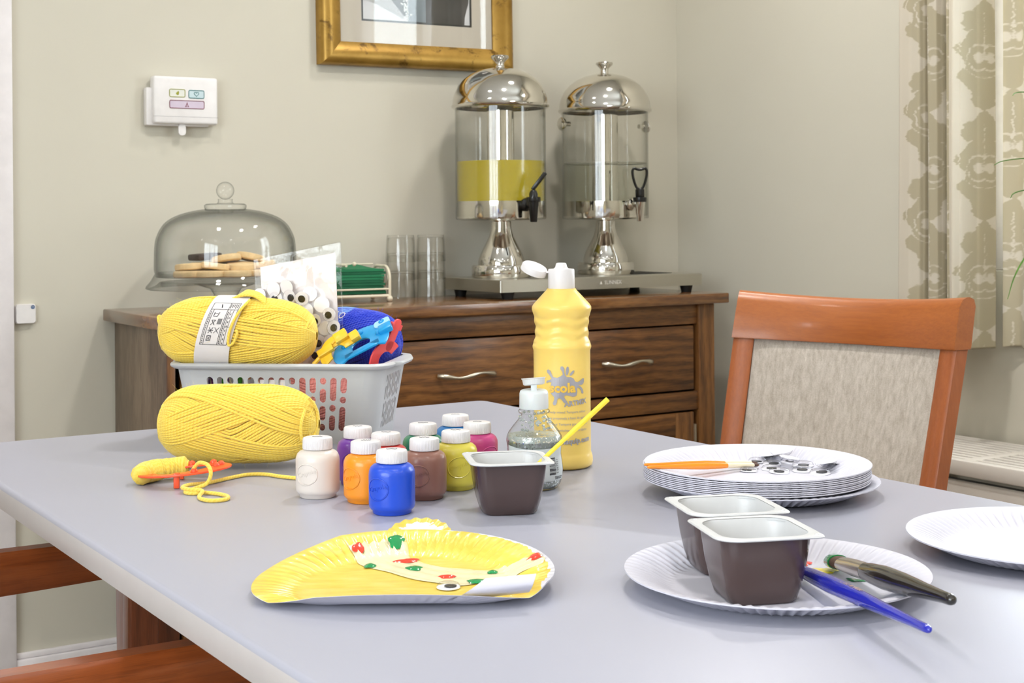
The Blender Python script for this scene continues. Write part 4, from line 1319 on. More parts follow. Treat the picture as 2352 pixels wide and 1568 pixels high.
def panel_with_holes(mbx, w_, z0, z1, holes, mapf, thick):
    bm = bmesh.new()
    loops = [[(-w_, z0), (w_, z0), (w_, z1), (-w_, z1)]]
    nseg = 12
    outer = [(-w_ + 2 * w_ * i / nseg, z0) for i in range(nseg)] + [(w_, z0 + (z1 - z0) * i / 6) for i in range(6)] + \
            [(w_ - 2 * w_ * i / nseg, z1) for i in range(nseg)] + [(-w_, z1 - (z1 - z0) * i / 6) for i in range(6)]
    jr = random.Random(5)
    loops = [outer] + [[(p[0] + jr.uniform(-6e-5, 6e-5), p[1] + jr.uniform(-6e-5, 6e-5)) for p in lp] for lp in holes]
    allv = []; edges = []; li = []
    for lp in loops:
        vv = [bm.verts.new((p[0], p[1], 0)) for p in lp]
        li.append((len(allv), len(vv))); allv += vv
        edges += [bm.edges.new((vv[i], vv[(i + 1) % len(vv)])) for i in range(len(vv))]
    bmesh.ops.triangle_fill(bm, use_beauty=True, use_dissolve=False, edges=edges)
    bm.verts.index_update()
    pts = [(v.co.x, v.co.y) for v in bm.verts]
    tris = [tuple(v.index for v in f.verts) for f in bm.faces]
    n = len(pts)
    vs_ = [mapf(x, z, 0) for x, z in pts] + [mapf(x, z, thick) for x, z in pts]
    fs = tris + [tuple(n + i for i in reversed(t)) for t in tris]
    for s0, c in li:
        for i in range(c):
            a, b_ = s0 + i, s0 + (i + 1) % c
            fs.append((a, b_, n + b_, n + a))
    bm.free()
    mbx.add(vs_, fs)


def cols(xs, w_):
    hs = []
    for i, x in enumerate(xs):
        k = i % 3
        if k == 0: e = [(.0645, .0845), (.0515, .0605), (.0165, .0475)]
        elif k == 1: e = [(.0545, .0845), (.0410, .0500), (.0165, .0365)]
        else: e = [(.0755, .0845), (.0525, .0705), (.0295, .0485), (.0165, .0255)]
        for z0, z1 in e: hs.append(stadium(x, z0, z1, w_))
    return hs


RC = .022
body = MB()


def half(z):
    t = z / BH
    return AB + (AT - AB) * t, BB + (BT - BB) * t


def front(sg):
    def f(x, z, th):
        a, b_ = half(z); return (x * (a / AT) * sg, -sg * (b_ - th), z)
    return f


def endp(sg):
    def f(x, z, th):
        a, b_ = half(z); return (sg * (a - th), x * (b_ / BT) * sg, z)
    return f


fx = [.0885 - .0137 * i for i in range(14)]
for sg in (1, -1): panel_with_holes(body, AT - RC, 0, BH, cols(fx, .0087), front(sg), .0022)
ex = [.038 - .0095 * i for i in range(9)]
for sg in (1, -1): panel_with_holes(body, BT - RC, 0, BH, cols(ex, .0058), endp(sg), .0022)
for sx in (1, -1):
    for sy in (1, -1):
        rings = []
        for z in frange(0, BH, 5):
            a, b_ = half(z); ra_, rb_ = RC * a / AT, RC * b_ / BT
            o1, o2 = [], []
            for k in range(7):
                an = PI / 2 * k / 6
                o1.append((sx * (a - ra_ + ra_ * math.cos(an)), sy * (b_ - rb_ + rb_ * math.sin(an)), z))
                o2.append((sx * (a - ra_ + (ra_ - .0022) * math.cos(an)), sy * (b_ - rb_ + (rb_ - .0022) * math.sin(an)), z))
            rings.append(o1 + o2[::-1])
        body.loft(rings)
body.loft([[(p[0], p[1], z) for p in rrect(AB, BB, RC * .85, 6)] for z in (0, .002)])
body.build('body', M['basket'], bk, 40)
rim = MB()
rings = []
for off, z in ((-.001, .094), (.004, .0945), (.0085, .0975), (.009, .0995), (.0075, .1015), (.002, .1022), (-.003, .1015), (-.003, .097), (-.001, .094)):
    rings.append([(p[0], p[1], z) for p in rrect(AT + off, BT + off, RC + off, 6)])
rim.loft(rings, caps=(False, False)).build('rim', M['basket'], bk, 50)
for sx in (-1, 1):
    lip = [[(sx * (AT + .004 + dx_), y, z) for dx_, z in ((0, .096), (.012 * k_, .0965), (.014 * k_, .0995), (.012 * k_, .102), (0, .1025))] for y, k_ in
           [(-.045, .15), (-.036, .8), (-.02, 1), (.02, 1), (.036, .8), (.045, .15)]]
    MB().loft(lip).build('handle_lip', M['basket'], bk, 40)

# ---- pink yarn and bits inside the basket
yarn_ball('yarn_ball', 'pink ball of yarn inside the basket seen through its slots', (.790, 1.716, TZ + .046), (R(20), R(3), BK), .080, .040, M['yarn_pink'], M['yarn_core_pink'], n1=70, chevron=.9, seed=9, sr=.0021, fuzz=0)
sc_ = thing('scissors', 'purple handled scissors inside the left end of the basket', 'scissors', (.690, 1.775, TZ + .008), BK)
for q, dxs in enumerate((-.006, .012)):
    MB().tube([(dxs + .011 * math.cos(a), -.006, .066 + .014 * math.sin(a)) for a in frange(0, 2 * PI, 20)[:-1]], .0032, 8, closed=True).build('handle_loop', M['purple_plastic'] if q == 0 else M['green_plastic'], sc_)
    MB().box((dxs * .3, -.004 + .003 * q, .028), (.008, .002, .052)).build('blade', M['ferrule'], sc_, 40, .0005)
lb = MB().box((0, 0, 0), (.040, .0012, .05)).build('paper_label', M['paper'], None, 30)
lb.location = (.722, 1.687, TZ + .056); lb.rotation_euler = (R(-6), 0, BK)
tag(lb, 'white paper yarn label inside the basket behind the slots', 'label')
decal('label_letters', None, lambda x, y, z: Vector((x, -.0008, y)), M['ink'], lb, texts=[('hu', .008, -.004, .018, 90)])
pc = thing('paper_clip', 'large silver paper clip in the leftmost slot of the basket', 'paper clip', (.6635, 1.7655, TZ + .062), BK)
MB().tube(spline([(.004, 0, -.018), (.004, 0, .014), (0, 0, .019), (-.004, 0, .014), (-.004, 0, -.014), (-.001, 0, -.018), (.002, 0, -.014), (.002, 0, .010)], 4), .0009, 6).build('wire', M['ferrule'], pc)

# ---- top yarn ball with paper band
yb2, sf2 = yarn_ball('yarn_ball', 'yellow ball of yarn with a white paper band on top of the basket', (.699, 1.7505, TZ + .1370), (R(-6), R(2.0), VR + R(-5)), .1020, .0430, M['yarn_yellow'], M['yarn_core'],
                     bands=((.55, .55, 11, .0016, -.25), (-.25, -.35, 10, .0028, .15), (1.2, -.6, 9, .0020, .1), (-1.0, .5, 8, .0014, 0)), seed=5)
BU0, BU1 = -.365, .075
sh = .10


def bandp(u, a, off):
    p = sf2(u, a, .0058 + off)
    return Vector((p.x + .012 * math.sin(a), p.y, p.z))


bnd = MB()
bnd.grid(lambda u, v: bandp(BU0 + (BU1 - BU0) * v, 2 * PI * u, 0), 60, 8, True)
bnd.grid(lambda u, v: bandp(BU1 - (BU1 - BU0) * v, 2 * PI * u, -.0004), 60, 8, True)
po_ = bnd.build('paper_band', M['paper'], yb2, 60)
lines = [linepoly(-.017, .026, -.017, -.030, .0006), linepoly(.0175, .026, .0175, -.030, .0006), linepoly(-.017, .026, .0175, .026, .0006), linepoly(-.017, -.030, .0175, -.030, .0006),
         linepoly(-.013, .015, -.013, -.030, .0006), linepoly(-.017, .015, .0175, .015, .0006), linepoly(.005, .026, .005, -.030, .0006), linepoly(.009, .015, .009, -.030, .0005),
         linepoly(.013, .015, .013, -.030, .0005), linepoly(.009, -.008, .0175, -.008, .0005)]
sy = [linepoly(-.010, -.019, -.005, -.019, .0008), linepoly(-.010, -.025, -.005, -.025, .0008), linepoly(-.010, -.019, -.010, -.025, .0008), linepoly(-.005, -.019, -.005, -.025, .0008),
      linepoly(-.009, -.020, -.006, -.024, .0006), linepoly(-.006, -.020, -.009, -.024, .0006), linepoly(-.010, -.009, -.005, -.016, .0008), linepoly(-.005, -.009, -.010, -.016, .0008),
      linepoly(-.011, -.0125, -.004, -.0125, .0008), linepoly(-.010, .000, -.005, -.006, .0008), linepoly(-.005, .000, -.010, -.006, .0008), linepoly(-.010, .000, -.005, .000, .0008),
      linepoly(-.010, .011, -.010, .005, .0008), linepoly(-.010, .005, -.005, .005, .0008), linepoly(-.005, .005, -.004, .011, .0008), linepoly(-.010, .009, -.005, .009, .0005),
      linepoly(-.003, -.009, .003, -.016, .0007), linepoly(.003, -.009, -.003, -.016, .0007)]
for q in range(16):
    yq = .012 - q * .0026
    sy.append(linepoly(-.0152, yq, -.0152, yq - .0018, .0009)); sy.append(linepoly(.0069, yq, .0069, yq - .0020, .0011))
    if q % 2: sy.append(linepoly(.0110, yq, .0110, yq - .0022, .0010))
for q in range(5):
    sy.append(linepoly(.0065 + .0022 * q, .024, .0065 + .0022 * q, .017 + .001 * (q % 3), .0008))
sy.append(linepoly(-.006, .0235, -.004, .0175, .0012))
mapb = lambda x, y, z: bandp(-.145 + x / .1025, .30 + y / .047, .0004)
pr = decal('band_print', lines + sy, mapb, M['ink'], po_, cuts=[(1, frange(-.032, .028, 24)), (0, frange(-.02, .02, 6))])
decal('band_square', [[(-.0025, .002), (.0030, .002), (.0030, -.005), (-.0025, -.005)]], mapb, M['print_grey'], po_)
MB().tube(spline([bandp(.115, .95, .003), bandp(.065, .5, .004), bandp(.035, .05, .004), bandp(.06, -.30, .004), bandp(.12, -.25, .004), bandp(.135, -.02, .003), bandp(.10, .05, .001)], 6), .0017, 8).build('loose_loop', M['yarn_yellow'], yb2)
MB().tube(spline([bandp(-.99, .3, -.0), bandp(-.985, .5, .004) + Vector((-.006, 0, .004)), bandp(-.98, .8, .002) + Vector((-.010, 0, .006)), bandp(-.96, .6, -.001)], 6), .0022, 8).build('loose_end', M['yarn_yellow'], yb2)
hk = MB()
for q in range(6):
    hk.tube(spline([bandp(-.16 + .02 * q, 1.15 + .07 * q, -.002), bandp(-.02, 1.18 + .07 * q, .003 + .0006 * q), bandp(.14, 1.14 + .07 * q, .003), bandp(.30 - .01 * q, .98 + .07 * q, -.003)], 8), .0019, 6)
hk.build('loose_hank', M['yarn_yellow'], yb2, 80)

# ---- blue yarn
yb3, sf3 = yarn_ball('yarn_ball', 'royal blue ball of yarn with a light blue band in the basket', (.8690, 1.7470, TZ + .1200), (R(0), R(6), VR + R(-30)), .060, .0390, M['yarn_blue'], M['yarn_core_blue'], n1=76, chevron=.8,
                     bands=((.2, .9, 10, .0018, 0), (.9, .6, 8, .0014, 0)), seed=8, sr=.0019, fuzz=300)
bb = MB()
bb.grid(lambda u, v: sf3(-.62 + .52 * v, 2 * PI * u, .0032), 48, 6, True).grid(lambda u, v: sf3(-.10 - .52 * v, 2 * PI * u, .0028), 48, 6, True)
bbo = bb.build('paper_band', M['band_blue'], yb3, 60)
decal('band_letters', None, lambda x, y, z: sf3(-.30 + y / .078, .62 + -x / .041, .0038), M['paper'], bbo, cuts=[(0, frange(-.03, .03, 16))], texts=[('Extra fine', 0, -.006, .010), ('O', -.012, .009, .016)])

# ---- googly eye parts
ed = MB().lathe([(0, 0), (1, 0), (1, .06), (0, .06)], 32)
edm = MB().lathe([(1.0, .06), (.97, .20), (.85, .36), (.6, .46), (.3, .50), (0, .51)], 32)
epu = MB().lathe([(0, .10), (.52, .10), (.52, .16), (0, .16)], 24)
eye0 = None


def eye(loc, rot, r_, label, group, pup=(.2, -.25)):
    global eye0
    if eye0 is None:
        eye0 = thing('googly_eye', label, 'googly eye', loc)
        ed.build('disc', M['eye_white'], eye0, 40); edm.build('dome', M['dome'], eye0, 60)
        epu.build('pupil', M['eye_black'], eye0, 40)
        e = eye0
    else:
        e = dup(eye0, loc)
    e.rotation_euler = rot; e.scale = (r_, r_, r_)
    tag(e, label, 'googly eye', group)
    for c in e.children:
        if c.name.startswith('pupil'): c.location = (pup[0], pup[1], 0)
    return e


# ---- bag of googly eyes
bgl = (.7850, 1.7655, TZ)
BGR = VR + R(-12)
bg_ = thing('plastic_bag', 'clear plastic bag with white header card standing in the basket', 'bag', bgl, BGR)


def bagc(x, z):     # crinkled film, leaning a little back
    return .10 * (z - .10) + .0012 * pnoise(Vector((x * 40, z * 40, 3)))


TLc, TRc, BRc, BLc = Vector((-.0625, .229)), Vector((.0590, .252)), Vector((.0700, .062)), Vector((-.046, .058))


def bagp(u, v, s):
    a = BLc.lerp(BRc, u); b_ = TLc.lerp(TRc, u); p = a.lerp(b_, v)
    bul = .011 * (1 - (2 * u - 1) ** 4) * math.sin(PI * min(1, v * 1.02)) ** .7 * (1.25 - v)
    n_ = .0012 * pnoise(Vector((p.x * 60, p.y * 45, 7 * s))) * (1 if v < .97 else .3)
    return (p.x, bagc(p.x, p.y) + s * bul + n_, p.y)


fm = MB().grid(lambda u, v: bagp(u, v, -1), 30, 40).grid(lambda u, v: bagp(1 - u, v, 1), 30, 40)
fm.build('film', M['film'], bg_, 80)
sm = MB()
for u in (0.0, 1.0):
    sm.tube([bagp(u, v, 0) for v in frange(0, 1, 30)], .0011, 5)
sm.tube([bagp(u, 1, 0) for u in frange(0, 1, 20)], .0009, 5)
sm.build('sealed_edge', M['film'], bg_, 80)
cardp = lambda u, v: (lambda p: (p.x, bagc(p.x, p.y) + .004, p.y))(BLc.lerp(BRc, .055 + .89 * u).lerp(TLc.lerp(TRc, .055 + .87 * u), .02 + .915 * v))
cm = MB().grid(cardp, 8, 10)
cm.grid(lambda u, v: tuple(Vector(cardp(1 - u, v)) + Vector((0, .0009, 0))), 8, 10)
cm.build('header_card', M['card'], bg_, 60)
Rl = Matrix.Rotation(BGR, 3, 'Z')
bag_eyes = [(-.052, .182, 0, 1), (-.031, .190, 1, 1), (-.012, .193, 1, 1), (-.028, .178, 2, 0), (-.008, .180, 0, 0), (.010, .178, 0, 0), (-.018, .169, 2, 1),
            (.020, .184, 1, 1), (.038, .170, 1, 1), (.015, .161, 1, 1), (.048, .157, 0, 0), (.030, .150, 2, 0), (.042, .139, 1, 1), (.055, .140, 0, 0),
            (.052, .122, 0, 0), (.034, .121, 0, 0), (.060, .112, 0, 0), (.033, .103, 0, 0), (.014, .142, 2, 0), (.022, .130, 0, 0), (-.040, .165, 0, 0),
            (.050, .098, 1, 1), (.012, .118, 2, 1), (-.001, .160, 0, 0)]
wordy = ['far left', 'upper left', 'top middle', 'left of centre', 'centre top', 'centre', 'lower centre', 'highest on the right', 'right of centre', 'middle right', 'right edge upper',
         'right of middle', 'lying on the right', 'right edge middle', 'lower right', 'low middle', 'lower right edge', 'lowest in view', 'inner middle', 'inner lower', 'left and low',
         'bottom right', 'bottom middle', 'middle and tilted']
for k, (x, z, kind_, back_) in enumerate(bag_eyes):
    r_ = (.0095, .0100, .0085)[kind_] * random.uniform(.95, 1.06)
    yy = bagc(x, z) - .0035 - .0022 * (k % 3)
    tilt = random.uniform(-18, 18); t2 = random.uniform(-16, 16)
    lw = Vector(bgl) + Rl @ Vector((x, yy, z))
    rot = (Rl @ Matrix.Rotation(R(90 + tilt) if not back_ else R(-90 + tilt), 3, 'X') @ Matrix.Rotation(R(t2), 3, 'Y')).to_euler()
    eye(lw, rot, r_, ('white back of a googly eye in the plastic bag, ' if back_ else 'googly eye with its black pupil showing in the bag, ') + wordy[k], 'googly eyes in the bag', (random.uniform(-.3, .3), random.uniform(-.35, .1)))

# ---- plastic pompom tools in the basket


def arc_plate(r0, r1, a0, a1, th, n=24):
    out = [(r1 * math.cos(a), r1 * math.sin(a)) for a in frange(a0, a1, n)]
    inn = [(r0 * math.cos(a), r0 * math.sin(a)) for a in frange(a1, a0, n)]
    rings = []
    m = len(out)
    mb_ = MB()
    lo = [(p[0], p[1], 0) for p in out + inn]; hi = [(p[0], p[1], th) for p in out + inn]
    v = lo + hi; N = len(lo); f = []
    for i in range(n):
        f.append((i, i + 1, N - 2 - i, N - 1 - i))
        f.append((N + i, N + N - 1 - i, N + N - 2 - i, N + i + 1))
    for i in range(N):
        j = (i + 1) % N
        f.append((i, N + i, N + j, j))
    return mb_.add(v, f)


def orient(o, loc, ex_, ez_):
    ex_ = Vector(ex_).normalized(); ez_ = Vector(ez_); ez_ = (ez_ - ex_ * ez_.dot(ex_)).normalized(); ey_ = ez_.cross(ex_)
    m = Matrix((ex_, ey_, ez_)).transposed().to_4x4()
    o.matrix_world = Matrix.Translation(loc) @ m


CR, CFW = Vector((.8425, -.5388, 0)), Vector((.5388, .8425, 0)); UP = Vector((0, 0, 1))
tb = thing('pompom_maker', 'bright blue plastic pompom maker sticking out of the basket', 'craft tool')
arc_plate(.013, .040, R(-40), R(220), .003).build('arm', M['tool_blue'], tb, 40, .0008)
MB().box((.0, -.012, .0015), (.05, .012, .003)).build('cross_bar', M['tool_blue'], tb, 40, .0008)
for x, y in ((-.022, .014), (.003, .028), (.026, .006)):
    MB().sphere((x, y, .003), .0042, 12, 8).build('peg', M['tool_blue'], tb)
MB().box((.037, .006, .004), (.018, .017, .008)).build('clasp', M['tool_blue'], tb, 40, .0015)
hg = MB().loft([[(p[0] + .034, p[1] + .026, z) for p in rrect(.011, .008, .005, 4)] for z in (.001, .0042)]).build('pale_tab', M['tool_pale'], tb, 40)
MB().tube([(.034 + .003 * math.cos(a), .028 + .003 * math.sin(a), .0045) for a in frange(0, 2 * PI, 14)[:-1]], .0012, 6, closed=True).build('eyelet', M['tool_blue'], hg)
orient(tb, Vector((.8290, 1.6560, TZ + .1200)), CR * .90 + UP * .46, CFW * -.42 + UP * .80 - CR * .35)
ty_ = thing('pompom_maker', 'yellow plastic pompom maker beside the bag in the basket', 'craft tool')
arc_plate(.010, .026, R(0), R(200), .003).build('arm', M['tool_yellow'], ty_, 40, .0008)
MB().box((.012, .016, .006), (.018, .014, .008)).build('clasp', M['tool_yellow'], ty_, 40, .001)
MB().box((.028, .006, .005), (.012, .012, .010)).build('clasp', M['tool_yellow'], ty_, 40, .001)
MB().box((-.014, .010, .005), (.022, .010, .007)).build('clasp', M['tool_yellow'], ty_, 40, .001)
MB().tube([(-.036, .004, .002), (.020, .024, .003)], .0028, 8).build('rib', M['tool_yellow'], ty_)
orient(ty_, Vector((.8030, 1.6680, TZ + .1120)), CR * .86 + UP * .52, CFW * -.75 + UP * .6)
tr_ = thing('pompom_maker', 'coral red plastic pompom maker at the right end of the basket', 'craft tool')
arc_plate(.012, .027, R(60), R(300), .003).build('arm', M['tool_red'], tr_, 40, .0008)
MB().loft([[(p[0] - .004, p[1] - .034, z) for p in rrect(.0065, .022, .006, 4)] for z in (0, .003)]).build('lever', M['tool_red'], tr_, 40, .0006)
for x, y in ((-.012, .016), (-.018, -.004), (-.004, -.018)):
    MB().sphere((x, y, .0045), .0045, 12, 8).build('peg', M['tool_red'], tr_)
MB().box((-.002, -.046, .004), (.018, .008, .007)).build('clasp', M['tool_red'], tr_, 40, .001)
orient(tr_, Vector((.8590, 1.6480, TZ + .1000)), CR * .55 + CFW * .75 - UP * .30, CFW * -.55 - CR * .6 + UP * .3)
# orient() puts local y up; pegs face the viewer

# ---- small orange tool with yellow yarn lying in front
to = thing('pompom_maker', 'small orange-red pompom maker half wound with yellow yarn on the table', 'craft tool', (.5325, 1.488, TZ), VR + R(4))


def ell_ring(a0, a1, rx1, ry1, rx0, ry0, z0, th, n=26, lift=0.0):
    m_ = MB(); v = []; f = []
    for i in range(n + 1):
        a = a0 + (a1 - a0) * i / n
        c, s_ = math.cos(a), math.sin(a)
        zz = z0 + lift * c
        v += [(rx1 * c, ry1 * s_, zz), (rx1 * c, ry1 * s_, zz + th), (rx0 * c, ry0 * s_, zz + th), (rx0 * c, ry0 * s_, zz)]
    for i in range(n):
        for k in range(4):
            f.append((4 * i + k, 4 * i + (k + 1) % 4, 4 * i + 4 + (k + 1) % 4, 4 * i + 4 + k))
    f += [(3, 2, 1, 0), tuple(4 * n + k for k in range(4))]
    return m_.add(v, f)


ell_ring(R(-178), R(160), .050, .034, .030, .019, .0135, .0022, lift=.004).build('arm', M['tool_orange'], to, 40, .0005)
for x, y in ((.004, .026), (.028, .020), (.038, .006), (.034, -.004), (.014, -.026)):
    MB().sphere((x, y, .0165 + .004 * x / .05), .0040, 14, 10).build('peg', M['tool_orange'], to)
MB().box((-.004, -.027, .0085), (.006, .008, .016)).build('leg_tab', M['tool_orange'], to, 40, .001)
MB().box((-.010, .027, .0085), (.010, .008, .016)).build('leg_tab', M['tool_orange'], to, 40, .001)
wy = MB()
for k in range(46):
    a = R(88) + (R(196) - R(88)) * k / 45
    rx, ry = .043, .028
    c = Vector((rx * math.cos(a) - .002, ry * math.sin(a), .0150 + .004 * math.cos(a)))
    out = Vector((math.cos(a) / rx, math.sin(a) / ry, 0)).normalized()
    rr_ = .0030 + .0105 * max(0, math.sin(PI * (k + .5) / 46)) ** .45 + random.uniform(-.0005, .0006)
    wy.tube([c + out * (rr_ * 1.0 * math.cos(q)) + UP * (rr_ * .78 * math.sin(q)) for q in frange(0, 2 * PI, 12)[:-1]], .0013, 5, closed=True)
wy.tube([(.043 * math.cos(a) - .002, .028 * math.sin(a), .0150 + .004 * math.cos(a)) for a in frange(R(86), R(199), 20)], [.004] + [.0105] * 19 + [.004], 10)
wy.build('wound_yarn', M['yarn_yellow'], to, 80, kind='stuff')
sp = [(.531, 1.462, TZ + .017), (.535, 1.452, TZ + .027), (.5405, 1.441, TZ + .026), (.541, 1.433, TZ + .018), (.537, 1.434, TZ + .008), (.528, 1.441, TZ + .0032), (.518, 1.437, TZ + .0024), (.512, 1.429, TZ + .0022),
      (.517, 1.419, TZ + .0022), (.527, 1.416, TZ + .0024), (.537, 1.402, TZ + .0022), (.540, 1.384, TZ + .0022), (.533, 1.370, TZ + .0022), (.518, 1.372, TZ + .0022), (.513, 1.387, TZ + .0022),
      (.517, 1.402, TZ + .0022), (.524, 1.413, TZ + .0050), (.515, 1.424, TZ + .0056), (.512, 1.438, TZ + .0056), (.523, 1.450, TZ + .0056), (.550, 1.466, TZ + .0026), (.583, 1.483, TZ + .0022),
      (.606, 1.490, TZ + .0022), (.622, 1.480, TZ + .0022), (.633, 1.452, TZ + .0022), (.650, 1.432, TZ + .0022), (.690, 1.425, TZ + .0022)]
st = MB().tube(spline(sp, 10), .0021, 8).build('yarn_strand', M['yarn_yellow'], None, 80)
tag(st, 'loose yellow yarn strand looping across the table by the orange tool', 'yarn')

# ---- paint bottles
PBP = [('white', .612, 1.328, -25, 'leftmost of the group'), ('purple', .679, 1.371, -10, ''), ('orange', .641, 1.277, -42, ''), ('red', .683, 1.314, 0, ''), ('blue', .636, 1.212, -36, ''),
       ('green', .748, 1.352, 0, ''), ('brown', .698, 1.259, -16, ''), ('skyblue', .811, 1.390, 0, ''), ('yellow', .750, 1.285, 12, ''), ('pink', .801, 1.326, 40, '')]
desc = dict(white='bottle of white paint at the left of the paint bottles', purple='bottle of purple paint beside the basket', orange='bottle of orange paint between the white and blue ones',
            red='bottle of red paint mostly hidden behind the orange and blue ones', blue='bottle of deep blue paint nearest the front', green='bottle of dark green paint behind the brown one',
            brown='bottle of brown paint behind the deep blue one', skyblue='bottle of sky blue paint at the very back', yellow='bottle of yellow paint beside the brown pot', pink='bottle of pink paint beside the glitter gel')
pb_body = MB().lathe([(0, .0012), (.017, .0), (.0185, .001), (.0188, .0035), (.0205, .0048), (.0220, .007), (.0223, .010), (.0223, .0375), (.0219, .041), (.0205, .0445), (.0178, .0468), (.0146, .0480), (.0135, .0488), (0, .0488)], 56)


def capmod(k, r, z, a):
    return (r * (1 + (.010 * (1 if math.cos(60 * a) > 0 else -.6) if 2 <= k <= 4 else 0)), z)


pb_cap = MB().lathe([(0, .0490), (.0148, .0490), (.0151, .0496), (.0150, .0545), (.0149, .0590), (.0143, .0603), (.013, .0608), (0, .0608)], 240, None, capmod)
cap_me = None


def cyl_map(R_, a0, z0):
    return lambda x, y, z: Vector(((R_ + z) * math.sin(x / R_ + a0), -(R_ + z) * math.cos(x / R_ + a0), z0 + y))


body_me = {}
for nm, x, y, ang, _ in PBP:
    p = Vector((x, y)) + Vector((.5388, .8425)) * .0152
    b_ = thing('paint_bottle', desc[nm], 'paint bottle', (p.x, p.y, TZ), VR, 'small paint bottles with white caps')
    mt_ = M['paint_' + nm]
    bo = pb_body.build('body', mt_, b_, 50)
    if cap_me is None:
        cap_me = pb_cap.build('cap', M['cap_white'], b_, 30); co_ = cap_me
    else:
        co_ = cap_me.copy(); COL.objects.link(co_); co_.parent = b_
    a0 = R(ang); mp = cyl_map(.0224, a0, .0255)
    em = MB()
    em.tube([mp(.0125 * math.cos(t) * math.cos(.25) - .0105 * math.sin(t) * math.sin(.25), .0125 * math.cos(t) * math.sin(.25) + .0105 * math.sin(t) * math.cos(.25), 0) for t in frange(0, 2 * PI, 40)[:-1]], .0006, 6, closed=True)
    em.tube([mp(.010 * math.cos(t) + .002, .0085 * math.sin(t) - .001, 0) for t in frange(R(-120), R(25), 16)], .0005, 6)
    em.build('embossed_oval', mt_, bo, 60)
    decal('embossed_letters', None, mp, mt_, bo, texts=[('Crayola', 0, .0012, .0068, 16)], thick=.00035)
    rs = random.Random(nm)
    pts = [((-.005 + .0011 * q) + rs.uniform(-.0005, .0005), .002 + rs.uniform(-.0016, .0016), .0609) for q in range(10)]
    MB().tube(pts, .00028, 4).build('cap_scribble', M['ink'], co_)

# ---- tall yellow paint bottle
so_ = thing('squeezy_bottle', 'tall yellow squeezy paint bottle with its white flip cap open', 'paint bottle', (.926, 1.345, TZ), VR)


def wav(k, r, z, a):
    if .139 < z < .172:
        ph = math.sin(5 * a + .6) * .0018
        g = math.sin((z + ph) * 2 * PI / .0115)
        return (r + .0006 * g, z)
    return (r, z)


prof = [(0, .002), (.024, 0), (.030, .0005), (.0335, .003), (.0343, .007), (.0340, .012), (.0330, .0155), (.0322, .018)] + [(.0322, z) for z in frange(.03, .132, 6)] + \
       [(.0330, .1345), (.0334, .1365), (.0328, .1390)] + [(.0300 + .0022 * abs((z - .1555) / .0165) ** 2, z) for z in frange(.1400, .1715, 22)] + \
       [(.0330, .1755), (.0338, .1785), (.0336, .1815), (.0318, .1845), (.0275, .1890), (.0225, .1945), (.0175, .1998), (.0160, .2020), (0, .2020)]
MB().lathe(prof, 96, None, wav).build('body', M['squeezy'], so_, 60)
cap = MB().lathe([(0, .2015), (.0148, .2015), (.0152, .2025), (.0150, .2225), (.0143, .2240), (.0085, .2245), (.0068, .2262), (.0058, .2300), (.0045, .2310), (.0035, .2300), (0, .2300)], 48).build('cap', M['cap_white'], so_, 40)
lidm = Matrix.Translation((-.0150, 0, .2215)) @ Matrix.Rotation(R(-4), 4, 'Z') @ Matrix.Rotation(R(22), 4, 'Y') @ Matrix.Rotation(R(16), 4, 'X') @ Matrix.Translation((-.0155, 0, .0))
MB().lathe([(0, .0), (.0140, .0), (.0151, -.0015), (.0151, -.0075), (.0138, -.0075), (.0138, -.0020), (0, -.0015)], 40, lidm).build('flip_lid', M['cap_white'], cap, 40)
MB().box((-.0155, 0, .2205), (.004, .008, .002)).build('hinge', M['cap_white'], cap, 40, .0005)
mp = cyl_map(.0325, R(10), .0)
spl = [(-.0205, .0885), (-.0200, .0935), (-.0188, .0985), (-.0215, .0990), (-.0250, .0975), (-.0248, .1000), (-.0205, .1015), (-.0185, .1030), (-.0210, .1065), (-.0240, .1095), (-.0245, .1120), (-.0225, .1130), (-.0200, .1115), (-.0180, .1070),
       (-.0165, .1045), (-.0120, .1040), (-.0085, .1055), (-.0060, .1075), (-.0065, .1105), (-.0088, .1140), (-.0082, .1165), (-.0060, .1168), (-.0042, .1145), (-.0043, .1100), (-.0035, .1065), (-.0010, .1045), (.0030, .1045), (.0060, .1030), (.0080, .0995),
       (.0110, .0985), (.0150, .1000), (.0185, .1025), (.0205, .1020), (.0205, .0985), (.0190, .0960), (.0160, .0950), (.0130, .0955), (.0125, .0945), (.0160, .0930), (.0185, .0900), (.0195, .0865), (.0185, .0850), (.0165, .0860), (.0155, .0895), (.0125, .0925),
       (.0105, .0915), (.0108, .0870), (.0095, .0835), (.0055, .0825), (.0010, .0838), (-.0030, .0845), (-.0050, .0830), (-.0030, .0795), (-.0015, .0775), (-.0025, .0755), (-.0048, .0760), (-.0075, .0795), (-.0100, .0815), (-.0122, .0800), (-.0128, .0760), (-.0140, .0735),
       (-.0165, .0732), (-.0175, .0755), (-.0160, .0790), (-.0158, .0825), (-.0185, .0850)]
cutx = [(0, frange(-.030, .030, 24))]
drop = lambda cx, cy, rx, ry, an: [(cx + rx * math.cos(t) * math.cos(an) - ry * math.sin(t) * math.sin(an), cy + rx * math.cos(t) * math.sin(an) + ry * math.sin(t) * math.cos(an)) for t in frange(0, 2 * PI, 18)[:-1]]
decal('splash_logo', [spl, drop(-.0010, .1115, .0018, .0050, -.15), drop(.0045, .1090, .0014, .0038, -.75)], lambda x, y, z: mp(x, y, .0004), M['silver_print'], so_, cuts=cutx)
decal('logo_letters', None, lambda x, y, z: mp(x, y, .0008), M['yellow_print'], so_, cuts=cutx, texts=[('scola', -.0065, .0922, .0145, 0, .0006)])
